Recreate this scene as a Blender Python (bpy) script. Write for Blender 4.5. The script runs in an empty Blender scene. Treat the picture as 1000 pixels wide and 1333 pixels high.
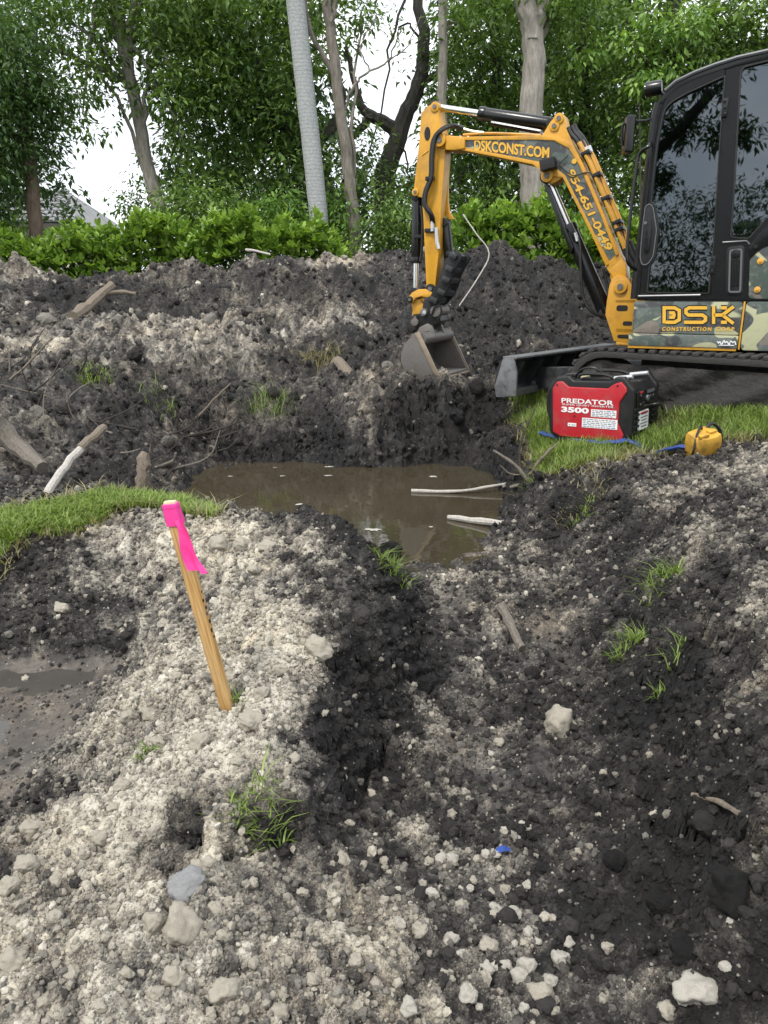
import bpy, bmesh, math, random
import numpy as np
from mathutils import Vector, Matrix

# ------------------------------------------------------------------ camera, sky, sun, exposure
scene = bpy.context.scene
C = scene.collection
R = math.radians
CAM_H, PITCH, F = 1.1, R(16.5), 1.0           # eye height over the lawn, tilt, focal length / frame width
cam_data = bpy.data.cameras.new('camera'); cam = bpy.data.objects.new('camera', cam_data); C.objects.link(cam)
cam.location = (0, 0, CAM_H); cam.rotation_euler = (math.pi/2 - PITCH, 0, 0)
cam_data.sensor_fit = 'HORIZONTAL'; cam_data.sensor_width = 36; cam_data.lens = 36*F
cam_data.clip_start = .02; cam_data.clip_end = 2000
scene.camera = cam

SUN_EL, SUN_AZ = R(58), R(215)               # azimuth clockwise from +Y
world = bpy.data.worlds.new('World'); scene.world = world; world.use_nodes = True
wn, wl = world.node_tree.nodes, world.node_tree.links
wn.clear()
sky = wn.new('ShaderNodeTexSky'); sky.sky_type = 'NISHITA'; sky.sun_disc = False
sky.sun_elevation = SUN_EL; sky.sun_rotation = SUN_AZ
tc = wn.new('ShaderNodeTexCoord'); mp = wn.new('ShaderNodeMapping'); mp.inputs['Scale'].default_value = (1.6, 1.6, 4)
nz = wn.new('ShaderNodeTexNoise'); nz.inputs['Scale'].default_value = 1.7; nz.inputs['Detail'].default_value = 7; nz.inputs['Roughness'].default_value = .58
rp = wn.new('ShaderNodeValToRGB'); rp.color_ramp.elements[0].position = .34; rp.color_ramp.elements[1].position = .52
rp.color_ramp.elements[0].color = (.62, .62, .62, 1)
cl = wn.new('ShaderNodeValToRGB'); cl.color_ramp.elements[0].position = .4; cl.color_ramp.elements[1].position = .7
cl.color_ramp.elements[0].color = (7.6, 8.1, 8.7, 1); cl.color_ramp.elements[1].color = (10.5, 10.6, 10.8, 1)
nz2 = wn.new('ShaderNodeTexNoise'); nz2.inputs['Scale'].default_value = 3.1; nz2.inputs['Detail'].default_value = 6
mx = wn.new('ShaderNodeMix'); mx.data_type = 'RGBA'
bg = wn.new('ShaderNodeBackground'); bg.inputs['Strength'].default_value = .088
wo = wn.new('ShaderNodeOutputWorld')
wl.new(tc.outputs['Generated'], mp.inputs['Vector']); wl.new(mp.outputs['Vector'], nz.inputs['Vector']); wl.new(mp.outputs['Vector'], nz2.inputs['Vector'])
wl.new(nz.outputs['Fac'], rp.inputs['Fac']); wl.new(nz2.outputs['Fac'], cl.inputs['Fac'])
wl.new(rp.outputs['Color'], mx.inputs['Factor']); wl.new(sky.outputs['Color'], mx.inputs['A']); wl.new(cl.outputs['Color'], mx.inputs['B'])
wl.new(mx.outputs['Result'], bg.inputs['Color']); wl.new(bg.outputs['Background'], wo.inputs['Surface'])

sd = bpy.data.lights.new('sun', 'SUN'); sd.energy = 1.5; sd.angle = R(10); sd.color = (1, .96, .9)
sun = bpy.data.objects.new('sun', sd); C.objects.link(sun)
sdir = Vector((math.sin(SUN_AZ)*math.cos(SUN_EL), math.cos(SUN_AZ)*math.cos(SUN_EL), math.sin(SUN_EL)))
sun.rotation_euler = sdir.to_track_quat('Z', 'Y').to_euler(); sun.location = (0, 0, 30)

vs = scene.view_settings
vs.view_transform = 'Standard'; vs.look = 'None'; vs.gamma = 1; vs.exposure = 1.02; vs.use_curve_mapping = False
scene.cycles.use_denoising = True
scene.cycles.max_bounces = 6; scene.cycles.diffuse_bounces = 3; scene.cycles.glossy_bounces = 3
scene.cycles.transmission_bounces = 4; scene.cycles.transparent_max_bounces = 6
scene.cycles.sample_clamp_indirect = 6

random.seed(5)
rng = np.random.default_rng(11)

# ------------------------------------------------------------------ survey helpers: sight line of a spot in the photograph
CP_, SP_ = math.cos(PITCH), math.sin(PITCH)
def ray(px, py):
    u = (px-500)/1000/F; v = (666.5-py)/1000/F
    return Vector((u, CP_+v*SP_, -SP_+v*CP_))
def at(px, py, Y):
    d = ray(px, py); t = Y/d.y
    return Vector((d.x*t, Y, CAM_H+d.z*t))
def atz(px, py, z):
    d = ray(px, py); t = (z-CAM_H)/d.z
    return Vector((d.x*t, d.y*t, z))
def on_plane(px, py, p0, n):
    d = ray(px, py); o = Vector((0, 0, CAM_H))
    return o + d*((Vector(p0)-o).dot(n)/d.dot(n))

# ------------------------------------------------------------------ noise
def _hash(ix, iy, seed):
    h = (ix.astype(np.int64)*374761393 + iy.astype(np.int64)*668265263 + seed*1274126177) & 0x7fffffff
    h = ((h ^ (h >> 13))*1274126177) & 0x7fffffff
    return (h ^ (h >> 16)) & 0x7fffffff
def perlin(x, y, seed=0):
    ix = np.floor(x); iy = np.floor(y); fx = x-ix; fy = y-iy
    u = fx*fx*fx*(fx*(fx*6-15)+10); w = fy*fy*fy*(fy*(fy*6-15)+10)
    def g(dx, dy):
        a = _hash(ix+dx, iy+dy, seed)*(2*math.pi/0x7fffffff)
        return np.cos(a)*(fx-dx)+np.sin(a)*(fy-dy)
    a = g(0, 0); b = g(1, 0); c = g(0, 1); d = g(1, 1)
    return ((a+(b-a)*u)*(1-w)+(c+(d-c)*u)*w)*1.4
def fbm(x, y, f, octv=4, seed=0, gain=.5, kind=0):
    s = 0; a = 1; t = 0
    for k in range(octv):
        n = perlin(x*f+17.3*k, y*f-9.1*k, seed+k)
        if kind == 1: n = np.abs(n)*2-.6           # billow: rounded lumps, sharp creases
        if kind == 2: n = .6-np.abs(n)*2
        s = s+a*n; t += a; a *= gain; f *= 2.07
    return s/t
def worley(x, y, f, seed=0):
    """rounded stones packed in cells: height 0..1 and a per-stone random number"""
    x = x*f; y = y*f; ix = np.floor(x); iy = np.floor(y)
    best = np.full(x.shape, -9.); rid = np.zeros(x.shape)
    for dx in (-1, 0, 1):
        for dy in (-1, 0, 1):
            h1 = _hash(ix+dx, iy+dy, seed)/0x7fffffff; h2 = _hash(ix+dx, iy+dy, seed+91)/0x7fffffff
            h3 = _hash(ix+dx, iy+dy, seed+57)/0x7fffffff
            cx = ix+dx+.1+.8*h1; cy = iy+dy+.1+.8*h2; r = .25+.6*h3*h3+.15*h1
            q = r*(1-((x-cx)**2+(y-cy)**2)/(r*r))
            m = q > best; best = np.where(m, q, best); rid = np.where(m, h2, rid)
    return np.sqrt(np.clip(best, 0, None)), rid
def sstep(a, b, x):
    t = np.clip((x-a)/(b-a), 0, 1); return t*t*(3-2*t)

# ------------------------------------------------------------------ materials
def new_mat(name):
    m = bpy.data.materials.new(name); m.use_nodes = True
    nt = m.node_tree; b = nt.nodes['Principled BSDF']
    return m, nt.nodes, nt.links, b
def N(nodes, t, **kw):
    n = nodes.new(t)
    for k, v in kw.items():
        if k.startswith('i_'): n.inputs[k[2:].replace('_', ' ')].default_value = v
        else: setattr(n, k, v)
    return n
def ramp(nodes, stops, interp='LINEAR'):
    r = nodes.new('ShaderNodeValToRGB'); cr = r.color_ramp; cr.interpolation = interp
    while len(cr.elements) > 1: cr.elements.remove(cr.elements[-1])
    cr.elements[0].position = stops[0][0]; cr.elements[0].color = (*stops[0][1], 1)
    for p, c in stops[1:]:
        e = cr.elements.new(p); e.color = (*c, 1)
    return r
def mixc(nodes, links, fac, a, b, blend='MIX'):
    m = nodes.new('ShaderNodeMix'); m.data_type = 'RGBA'; m.blend_type = blend
    for key, v in (('Factor', fac), ('A', a), ('B', b)):
        if hasattr(v, 'default_value') or hasattr(v, 'is_linked'): links.new(v, m.inputs[key])
        elif key == 'Factor': m.inputs[key].default_value = v
        else: m.inputs[key].default_value = (*v, 1)
    return m.outputs['Result']
def math_(nodes, links, op, a, b=None, clamp=False):
    m = nodes.new('ShaderNodeMath'); m.operation = op; m.use_clamp = clamp
    for i, v in enumerate((a, b)):
        if v is None: continue
        if hasattr(v, 'is_linked'): links.new(v, m.inputs[i])
        else: m.inputs[i].default_value = v
    return m.outputs[0]

def paint(name, col, rough=.4, metal=0, dirt=.35, dirt_col=(.09, .075, .06), scale=9, bump=.05, spec=.5, coord='Object', streak=1.0):
    """painted or moulded surface with smudges of soil and slight unevenness"""
    m, nd, lk, b = new_mat(name)
    t = N(nd, 'ShaderNodeTexCoord'); mp = N(nd, 'ShaderNodeMapping'); mp.inputs['Scale'].default_value = (1, 1, streak)
    lk.new(t.outputs[coord], mp.inputs['Vector'])
    n1 = N(nd, 'ShaderNodeTexNoise', i_Scale=scale, i_Detail=8, i_Roughness=.65)
    n2 = N(nd, 'ShaderNodeTexNoise', i_Scale=scale*7, i_Detail=5, i_Roughness=.6)
    lk.new(mp.outputs[0], n1.inputs['Vector']); lk.new(t.outputs[coord], n2.inputs['Vector'])
    r1 = ramp(nd, [(.48, (0, 0, 0)), (.75, (1, 1, 1))]); lk.new(n1.outputs['Fac'], r1.inputs[0])
    f = math_(nd, lk, 'MULTIPLY', r1.outputs[0], dirt)
    v = mixc(nd, lk, n2.outputs['Fac'], tuple(c*.86 for c in col), tuple(min(1, c*1.12) for c in col))
    c = mixc(nd, lk, f, v, dirt_col)
    lk.new(c, b.inputs['Base Color'])
    rr = math_(nd, lk, 'ADD', math_(nd, lk, 'MULTIPLY', n1.outputs['Fac'], .3), rough-.15, True); lk.new(rr, b.inputs['Roughness'])
    b.inputs['Metallic'].default_value = metal; b.inputs['Specular IOR Level'].default_value = spec
    if bump:
        bp = N(nd, 'ShaderNodeBump', i_Strength=bump, i_Distance=.01); lk.new(n2.outputs['Fac'], bp.inputs['Height']); lk.new(bp.outputs[0], b.inputs['Normal'])
    return m

M = {}
M['yellow'] = paint('yellow_paint', (.66, .33, .028), .38, dirt=.55, dirt_col=(.2, .13, .06), scale=6)
M['yellow2'] = paint('yellow_cast', (.62, .31, .03), .45, dirt=.5, scale=6)
M['black'] = paint('black_paint', (.006, .006, .0065), .25, dirt=.05, scale=6)
M['blackm'] = paint('black_moulding', (.011, .011, .012), .45, dirt=.16, scale=8, spec=.4)
M['cab'] = paint('cab_black', (.007, .007, .008), .25, dirt=.03, scale=4, spec=.35)
M['cabtrim'] = paint('cab_grey_trim', (.12, .125, .135), .35, dirt=.1, scale=4)
M['hose'] = paint('hose_rubber', (.012, .012, .012), .45, dirt=.2, scale=12)
M['chrome'] = paint('chrome_rod', (.75, .75, .75), .2, 1, dirt=.06, bump=0)
M['steel'] = paint('worn_steel', (.16, .15, .14), .5, .3, dirt=.8, dirt_col=(.14, .09, .06), scale=7, bump=.35)
M['lip'] = paint('polished_lip', (.34, .27, .2), .4, .5, dirt=.5, scale=9)
M['blade'] = paint('worn_black_blade', (.028, .029, .031), .42, .1, dirt=.6, dirt_col=(.15, .15, .15), scale=6, bump=.15)
M['bladeedge'] = paint('scuffed_blade_edge', (.17, .172, .178), .45, .2, dirt=.85, dirt_col=(.035, .034, .033), scale=14, bump=.25)
M['rubber'] = paint('track_rubber', (.028, .026, .025), .75, dirt=.8, dirt_col=(.055, .048, .042), scale=12, bump=.5)
M['muddy'] = paint('mud_caked', (.03, .027, .025), .8, dirt=.8, dirt_col=(.06, .054, .049), scale=6, bump=1)
M['brass'] = paint('fitting_steel', (.4, .37, .3), .35, .8, dirt=.3)
M['txt'] = paint('yellow_lettering', (.75, .42, .05), .4, dirt=.06, bump=0)
M['txtdark'] = paint('dark_outline', (.012, .012, .012), .4, dirt=.05, bump=0)
M['white'] = paint('white_print', (.78, .78, .78), .5, dirt=.08, bump=0)
M['red'] = paint('red_plastic', (.44, .012, .022), .45, dirt=.4, dirt_col=(.26, .12, .1), scale=9)
M['blue'] = paint('blue_hose', (.02, .06, .26), .6, dirt=.25, scale=14, bump=.3)
M['pump'] = paint('yellow_pump', (.6, .33, .035), .6, dirt=.85, dirt_col=(.16, .1, .045), scale=16, bump=.4)
M['silver'] = paint('silver_tube', (.6, .6, .6), .35, .6, dirt=.3)
M['pink'] = paint('pink_ribbon', (.9, .06, .34), .6, dirt=.05, dirt_col=(.6, .03, .2), bump=0)
M['cream'] = paint('cream_cap', (.7, .62, .38), .5, dirt=.2)
M['orange'] = paint('orange_bolt', (.7, .36, .06), .4, dirt=.1)

def camo():
    m, nd, lk, b = new_mat('camouflage_wrap')
    t = N(nd, 'ShaderNodeTexCoord'); mp = N(nd, 'ShaderNodeMapping'); mp.inputs['Scale'].default_value = (1, .02, 1.5); mp.inputs['Location'].default_value = (.37, 0, .2)
    lk.new(t.outputs['Object'], mp.inputs['Vector'])
    cols = []
    def lay(prev, scale, seed, lo, col):
        n = N(nd, 'ShaderNodeTexNoise', i_Scale=scale, i_Detail=.6, i_Roughness=.4); n.noise_dimensions = '4D'; n.inputs['W'].default_value = seed
        n.inputs['Distortion'].default_value = .9
        lk.new(mp.outputs[0], n.inputs['Vector'])
        r = ramp(nd, [(lo, (0, 0, 0)), (lo+.006, (1, 1, 1))]); lk.new(n.outputs['Fac'], r.inputs[0])
        return mixc(nd, lk, r.outputs[0], prev, col)
    c = lay((.115, .135, .125), 3.2, 1.3, .5, (.055, .06, .062))
    c = lay(c, 3.6, 4.1, .6, (.2, .175, .15))
    c = lay(c, 3.0, 7.7, .56, (.42, .42, .26))
    c = lay(c, 3.5, 10.2, .6, (.075, .1, .085))
    n2 = N(nd, 'ShaderNodeTexNoise', i_Scale=30, i_Detail=6); lk.new(t.outputs['Object'], n2.inputs['Vector'])
    r2 = ramp(nd, [(.5, (0, 0, 0)), (.8, (.5, .5, .5))]); lk.new(n2.outputs['Fac'], r2.inputs[0])
    c = mixc(nd, lk, r2.outputs[0], c, (.3, .28, .24))
    lk.new(c, b.inputs['Base Color']); b.inputs['Roughness'].default_value = .33
    return m
M['camo'] = camo()

def glass():
    m, nd, lk, b = new_mat('tinted_glass'); nd.remove(b)
    out = nd['Material Output']
    tr = N(nd, 'ShaderNodeBsdfTransparent'); tr.inputs['Color'].default_value = (.06, .07, .075, 1)
    gl = N(nd, 'ShaderNodeBsdfGlossy'); gl.inputs['Roughness'].default_value = .015; gl.inputs['Color'].default_value = (.8, .9, 1, 1)
    fr = N(nd, 'ShaderNodeFresnel', i_IOR=2.05)
    n = N(nd, 'ShaderNodeTexNoise', i_Scale=3); t = N(nd, 'ShaderNodeTexCoord'); lk.new(t.outputs['Object'], n.inputs['Vector'])
    bp = N(nd, 'ShaderNodeBump', i_Strength=.04, i_Distance=.02); lk.new(n.outputs['Fac'], bp.inputs['Height']); lk.new(bp.outputs[0], gl.inputs['Normal'])
    mx = N(nd, 'ShaderNodeMixShader'); lk.new(fr.outputs[0], mx.inputs[0]); lk.new(tr.outputs[0], mx.inputs[1]); lk.new(gl.outputs[0], mx.inputs[2])
    lk.new(mx.outputs[0], out.inputs['Surface'])
    return m
M['glass'] = glass()

def soil():
    m, nd, lk, b = new_mat('dug_soil')
    t = N(nd, 'ShaderNodeTexCoord'); a = N(nd, 'ShaderNodeAttribute', attribute_name='soil')
    aw = N(nd, 'ShaderNodeAttribute', attribute_name='wet')
    def noise(sc, det=6, ro=.6):
        n = N(nd, 'ShaderNodeTexNoise', i_Scale=sc, i_Detail=det, i_Roughness=ro); lk.new(t.outputs['Object'], n.inputs['Vector']); return n.outputs['Fac']
    nA, nB, nC = noise(7, 9, .7), noise(38, 8, .7), noise(210, 3, .6)
    s = a.outputs['Fac']
    am = N(nd, 'ShaderNodeAttribute', attribute_name='mud'); damp = math_(nd, lk, 'SUBTRACT', 1, math_(nd, lk, 'MULTIPLY', am.outputs['Fac'], .72))
    for n, k in ((nA, .5), (nB, 1.05), (nC, .9)):
        s = math_(nd, lk, 'ADD', s, math_(nd, lk, 'MULTIPLY', damp, math_(nd, lk, 'MULTIPLY', math_(nd, lk, 'SUBTRACT', n, .5), k)))
    r = ramp(nd, [(.0, (.012, .0111, .0108)), (.18, (.031, .0286, .027)), (.36, (.07, .0635, .0575)), (.55, (.175, .157, .132)), (.75, (.38, .345, .283)), (1, (.63, .585, .485))])
    lk.new(s, r.inputs[0])
    # warm/grey drift of the marl
    nW = noise(1.6, 4); w = ramp(nd, [(.4, (.98, .99, 1.02)), (.62, (1.05, 1.0, .93))]); lk.new(nW, w.inputs[0])
    c = mixc(nd, lk, 1.0, r.outputs[0], w.outputs[0], 'MULTIPLY')
    c = mixc(nd, lk, math_(nd, lk, 'MULTIPLY', am.outputs['Fac'], .8), c, mixc(nd, lk, 1.0, c, (1.05, .985, .91), 'MULTIPLY'))
    # bleached crumbs
    vo = N(nd, 'ShaderNodeTexVoronoi', i_Scale=95); lk.new(t.outputs['Object'], vo.inputs['Vector'])
    sp = N(nd, 'ShaderNodeSeparateColor'); lk.new(vo.outputs['Color'], sp.inputs[0])
    crumb = math_(nd, lk, 'MULTIPLY', math_(nd, lk, 'LESS_THAN', vo.outputs['Distance'], .33), math_(nd, lk, 'GREATER_THAN', sp.outputs[0], .95))
    c = mixc(nd, lk, math_(nd, lk, 'MULTIPLY', crumb, .5), c, (.36, .34, .31))
    lk.new(c, b.inputs['Base Color'])
    ro = math_(nd, lk, 'SUBTRACT', .92, math_(nd, lk, 'MULTIPLY', aw.outputs['Fac'], math_(nd, lk, 'ADD', .25, math_(nd, lk, 'MULTIPLY', nB, .5))), True)
    lk.new(ro, b.inputs['Roughness']); b.inputs['Specular IOR Level'].default_value = .35
    h = math_(nd, lk, 'ADD', math_(nd, lk, 'MULTIPLY', nB, .9), math_(nd, lk, 'MULTIPLY', nC, .35))
    h = math_(nd, lk, 'SUBTRACT', h, math_(nd, lk, 'MULTIPLY', vo.outputs['Distance'], .25))
    bp = N(nd, 'ShaderNodeBump', i_Distance=.02); lk.new(math_(nd, lk, 'MULTIPLY', damp, .85), bp.inputs['Strength']); lk.new(h, bp.inputs['Height']); lk.new(bp.outputs[0], b.inputs['Normal'])
    return m
M['soil'] = soil()

def pebble_mat(name, attr_inst=True, stops=None):
    m, nd, lk, b = new_mat(name)
    t = N(nd, 'ShaderNodeTexCoord')
    n = N(nd, 'ShaderNodeTexNoise', i_Scale=3 if attr_inst else 28, i_Detail=8, i_Roughness=.7); lk.new(t.outputs['Object'], n.inputs['Vector'])
    if attr_inst:
        a = N(nd, 'ShaderNodeAttribute', attribute_name='tint', attribute_type='INSTANCER'); f = a.outputs['Fac']
        f = math_(nd, lk, 'ADD', f, math_(nd, lk, 'MULTIPLY', math_(nd, lk, 'SUBTRACT', n.outputs['Fac'], .5), .3))
    else: f = n.outputs['Fac']
    r = ramp(nd, stops or [(0, (.012, .011, .011)), (.3, (.045, .041, .038)), (.5, (.17, .158, .14)), (.75, (.41, .372, .303)), (1, (.65, .61, .52))]); lk.new(f, r.inputs[0])
    lk.new(r.outputs[0], b.inputs['Base Color']); b.inputs['Roughness'].default_value = .9; b.inputs['Specular IOR Level'].default_value = .25
    n2 = N(nd, 'ShaderNodeTexNoise', i_Scale=14 if attr_inst else 130, i_Detail=6, i_Roughness=.65); lk.new(t.outputs['Object'], n2.inputs['Vector'])
    bp = N(nd, 'ShaderNodeBump', i_Strength=.5, i_Distance=.02 if attr_inst else .008); lk.new(n2.outputs['Fac'], bp.inputs['Height']); lk.new(bp.outputs[0], b.inputs['Normal'])
    return m
M['gravel'] = pebble_mat('loose_gravel_stone')
M['stone'] = pebble_mat('pale_limestone', False, [(.25, (.13, .115, .09)), (.42, (.3, .27, .22)), (.6, (.43, .395, .325)), (.8, (.52, .485, .41))])
M['stone_w'] = pebble_mat('white_limestone', False, [(.26, (.12, .105, .085)), (.42, (.36, .335, .285)), (.7, (.55, .52, .46))])
M['stone_g'] = pebble_mat('grey_stone', False, [(.3, (.1, .095, .09)), (.5, (.25, .25, .25)), (.66, (.4, .4, .41))])
M['clod'] = pebble_mat('dark_clod', False, [(.3, (.015, .014, .013)), (.55, (.05, .046, .043)), (.75, (.13, .12, .11))])

def bark(name, c0, c1, scale=(6, 6, 1.5), ring=0):
    m, nd, lk, b = new_mat(name)
    t = N(nd, 'ShaderNodeTexCoord'); mp = N(nd, 'ShaderNodeMapping'); mp.inputs['Scale'].default_value = scale; lk.new(t.outputs['Object'], mp.inputs['Vector'])
    n = N(nd, 'ShaderNodeTexNoise', i_Scale=3, i_Detail=9, i_Roughness=.7); lk.new(mp.outputs[0], n.inputs['Vector'])
    r = ramp(nd, [(.3, c0), (.7, c1)]); lk.new(n.outputs['Fac'], r.inputs[0]); c = r.outputs[0]
    if ring:
        wv = N(nd, 'ShaderNodeTexWave', wave_type='BANDS', bands_direction='Z', i_Scale=ring, i_Distortion=5, i_Detail=3); lk.new(t.outputs['Object'], wv.inputs['Vector'])
        rr = ramp(nd, [(.0, (.72, .72, .72)), (.3, (1, 1, 1))]); lk.new(wv.outputs['Fac'], rr.inputs[0]); c = mixc(nd, lk, .75, c, rr.outputs[0], 'MULTIPLY')
    lk.new(c, b.inputs['Base Color']); b.inputs['Roughness'].default_value = .9
    bp = N(nd, 'ShaderNodeBump', i_Strength=.6, i_Distance=.03); lk.new(n.outputs['Fac'], bp.inputs['Height']); lk.new(bp.outputs[0], b.inputs['Normal'])
    return m
M['bark'] = bark('grey_brown_bark', (.1, .085, .07), (.3, .265, .225))
M['bark_pale'] = bark('pale_bark', (.16, .14, .12), (.4, .365, .32))
M['bark_dark'] = bark('dark_bark', (.02, .018, .016), (.09, .08, .07))
M['bark_brown'] = bark('brown_bark', (.08, .055, .04), (.22, .16, .12))
M['palm'] = bark('palm_trunk', (.27, .28, .28), (.47, .48, .48), (9, 9, 9), 5.5)
M['wood_grey'] = bark('weathered_wood', (.09, .075, .06), (.27, .24, .2), (40, 40, 10))
M['wood_white'] = bark('barkless_white_wood', (.34, .31, .27), (.62, .59, .54), (30, 30, 8))
M['wood_dark'] = bark('wet_root', (.02, .017, .015), (.085, .07, .058), (40, 40, 12))
M['wood_tan'] = bark('tan_split_wood', (.12, .095, .07), (.3, .25, .19), (50, 50, 10))

def leaf(name, c0, c1, trans=.3, gloss=.45):
    m, nd, lk, b = new_mat(name)
    a = N(nd, 'ShaderNodeAttribute', attribute_name='tint')
    r = ramp(nd, [(0, c0), (1, c1)]); lk.new(a.outputs['Fac'], r.inputs[0]); lk.new(r.outputs[0], b.inputs['Base Color'])
    b.inputs['Roughness'].default_value = gloss; b.inputs['Specular IOR Level'].default_value = .35
    tl = N(nd, 'ShaderNodeBsdfTranslucent')
    c = mixc(nd, lk, 1.0, r.outputs[0], (1.25, 1.3, .6), 'MULTIPLY'); lk.new(c, tl.inputs['Color'])
    mx = N(nd, 'ShaderNodeMixShader'); mx.inputs[0].default_value = trans
    lk.new(b.outputs[0], mx.inputs[1]); lk.new(tl.outputs[0], mx.inputs[2]); lk.new(mx.outputs[0], nd['Material Output'].inputs['Surface'])
    return m
M['leaf'] = leaf('broad_leaf', (.05, .1, .03), (.21, .32, .08))
M['leaf_dark'] = leaf('dark_leaf', (.036, .076, .03), (.12, .2, .062))
M['leaf_light'] = leaf('young_leaf', (.08, .17, .035), (.27, .42, .09))
M['leaf_hedge'] = leaf('hedge_leaf', (.075, .15, .024), (.34, .5, .1), .3, .35)
M['leaf_far'] = leaf('far_leaf', (.032, .064, .03), (.1, .165, .06))
M['grass'] = leaf('lawn_blade', (.09, .14, .03), (.3, .4, .1), .35, .5)
M['grass_dry'] = leaf('dry_blade', (.17, .15, .07), (.4, .36, .2), .35, .6)

def water(name, c0, c1, rough=.03, wav=.06):
    m, nd, lk, b = new_mat(name)
    t = N(nd, 'ShaderNodeTexCoord'); n = N(nd, 'ShaderNodeTexNoise', i_Scale=1.3, i_Detail=4); lk.new(t.outputs['Object'], n.inputs['Vector'])
    r = ramp(nd, [(.3, c0), (.7, c1)]); lk.new(n.outputs['Fac'], r.inputs[0]); lk.new(r.outputs[0], b.inputs['Base Color'])
    b.inputs['Roughness'].default_value = rough; b.inputs['IOR'].default_value = 1.45
    n2 = N(nd, 'ShaderNodeTexNoise', i_Scale=7, i_Detail=3); lk.new(t.outputs['Object'], n2.inputs['Vector'])
    bp = N(nd, 'ShaderNodeBump', i_Strength=wav, i_Distance=.02); lk.new(n2.outputs['Fac'], bp.inputs['Height']); lk.new(bp.outputs[0], b.inputs['Normal'])
    return m
M['water'] = water('muddy_water', (.042, .034, .021), (.056, .046, .029))
M['puddle'] = water('puddle_water', (.055, .049, .043), (.085, .077, .068), .12, .1)
M['foam'] = paint('pale_scum', (.42, .4, .36), .7, dirt=.4, bump=0)

def wood_stake():
    m, nd, lk, b = new_mat('stake_pine')
    t = N(nd, 'ShaderNodeTexCoord'); mp = N(nd, 'ShaderNodeMapping'); mp.inputs['Scale'].default_value = (1, 1, .045); lk.new(t.outputs['Object'], mp.inputs['Vector'])
    wv = N(nd, 'ShaderNodeTexNoise', i_Scale=140, i_Detail=3, i_Roughness=.5); lk.new(mp.outputs[0], wv.inputs['Vector'])
    r = ramp(nd, [(.3, (.33, .17, .055)), (.48, (.5, .29, .1)), (.66, (.6, .4, .18))]); lk.new(wv.outputs['Fac'], r.inputs[0])
    n = N(nd, 'ShaderNodeTexNoise', i_Scale=26, i_Detail=6); lk.new(t.outputs['Object'], n.inputs['Vector'])
    rr = ramp(nd, [(.52, (0, 0, 0)), (.75, (.6, .6, .6))]); lk.new(n.outputs['Fac'], rr.inputs[0])
    c = mixc(nd, lk, rr.outputs[0], r.outputs[0], (.36, .27, .17)); lk.new(c, b.inputs['Base Color']); b.inputs['Roughness'].default_value = .7
    return m
M['stake'] = wood_stake()
M['tile'] = paint('grey_white_roof_tile', (.24, .24, .24), .7, dirt=.8, dirt_col=(.1, .1, .1), scale=1.5, bump=.1)
M['stucco'] = paint('stucco_wall', (.5, .47, .4), .9, dirt=.2, scale=2)
M['soffit'] = paint('dark_fascia', (.06, .05, .04), .6, dirt=.2, scale=2)

# ------------------------------------------------------------------ mesh helpers
def tag(o, label=None, cat=None, group=None, kind=None):
    if label: o['label'] = label
    if cat: o['category'] = cat
    if group: o['group'] = group
    if kind: o['kind'] = kind
    return o
def link(name, me, mat=None, parent=None):
    o = bpy.data.objects.new(name, me); C.objects.link(o)
    if mat is not None and me is not None and not me.materials: me.materials.append(mat)
    if parent: o.parent = parent
    return o
def empty(name, loc=(0, 0, 0), rz=0):
    o = bpy.data.objects.new(name, None); C.objects.link(o); o.location = loc; o.rotation_euler = (0, 0, rz)
    o.empty_display_size = .1
    return o
def big_mesh(name, V, Fc, smooth=True, attrs=None):
    """V (n,3) float, Fc (m,k) int with one k"""
    V = np.ascontiguousarray(V, dtype=np.float32); Fc = np.ascontiguousarray(Fc, dtype=np.int32); m, k = Fc.shape
    me = bpy.data.meshes.new(name)
    me.vertices.add(len(V)); me.vertices.foreach_set('co', V.ravel())
    me.loops.add(m*k); me.loops.foreach_set('vertex_index', Fc.ravel())
    me.polygons.add(m); me.polygons.foreach_set('loop_start', np.arange(0, m*k, k, dtype=np.int32))
    me.polygons.foreach_set('loop_total', np.full(m, k, dtype=np.int32))
    if smooth: me.polygons.foreach_set('use_smooth', np.ones(m, dtype=bool))
    for nm, arr in (attrs or {}).items():
        if arr.ndim == 1:
            at_ = me.attributes.new(nm, 'FLOAT', 'POINT'); at_.data.foreach_set('value', arr.astype(np.float32))
        else:
            at_ = me.attributes.new(nm, 'FLOAT_VECTOR', 'POINT'); at_.data.foreach_set('vector', arr.astype(np.float32).ravel())
    me.update(calc_edges=True)
    return me

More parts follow.
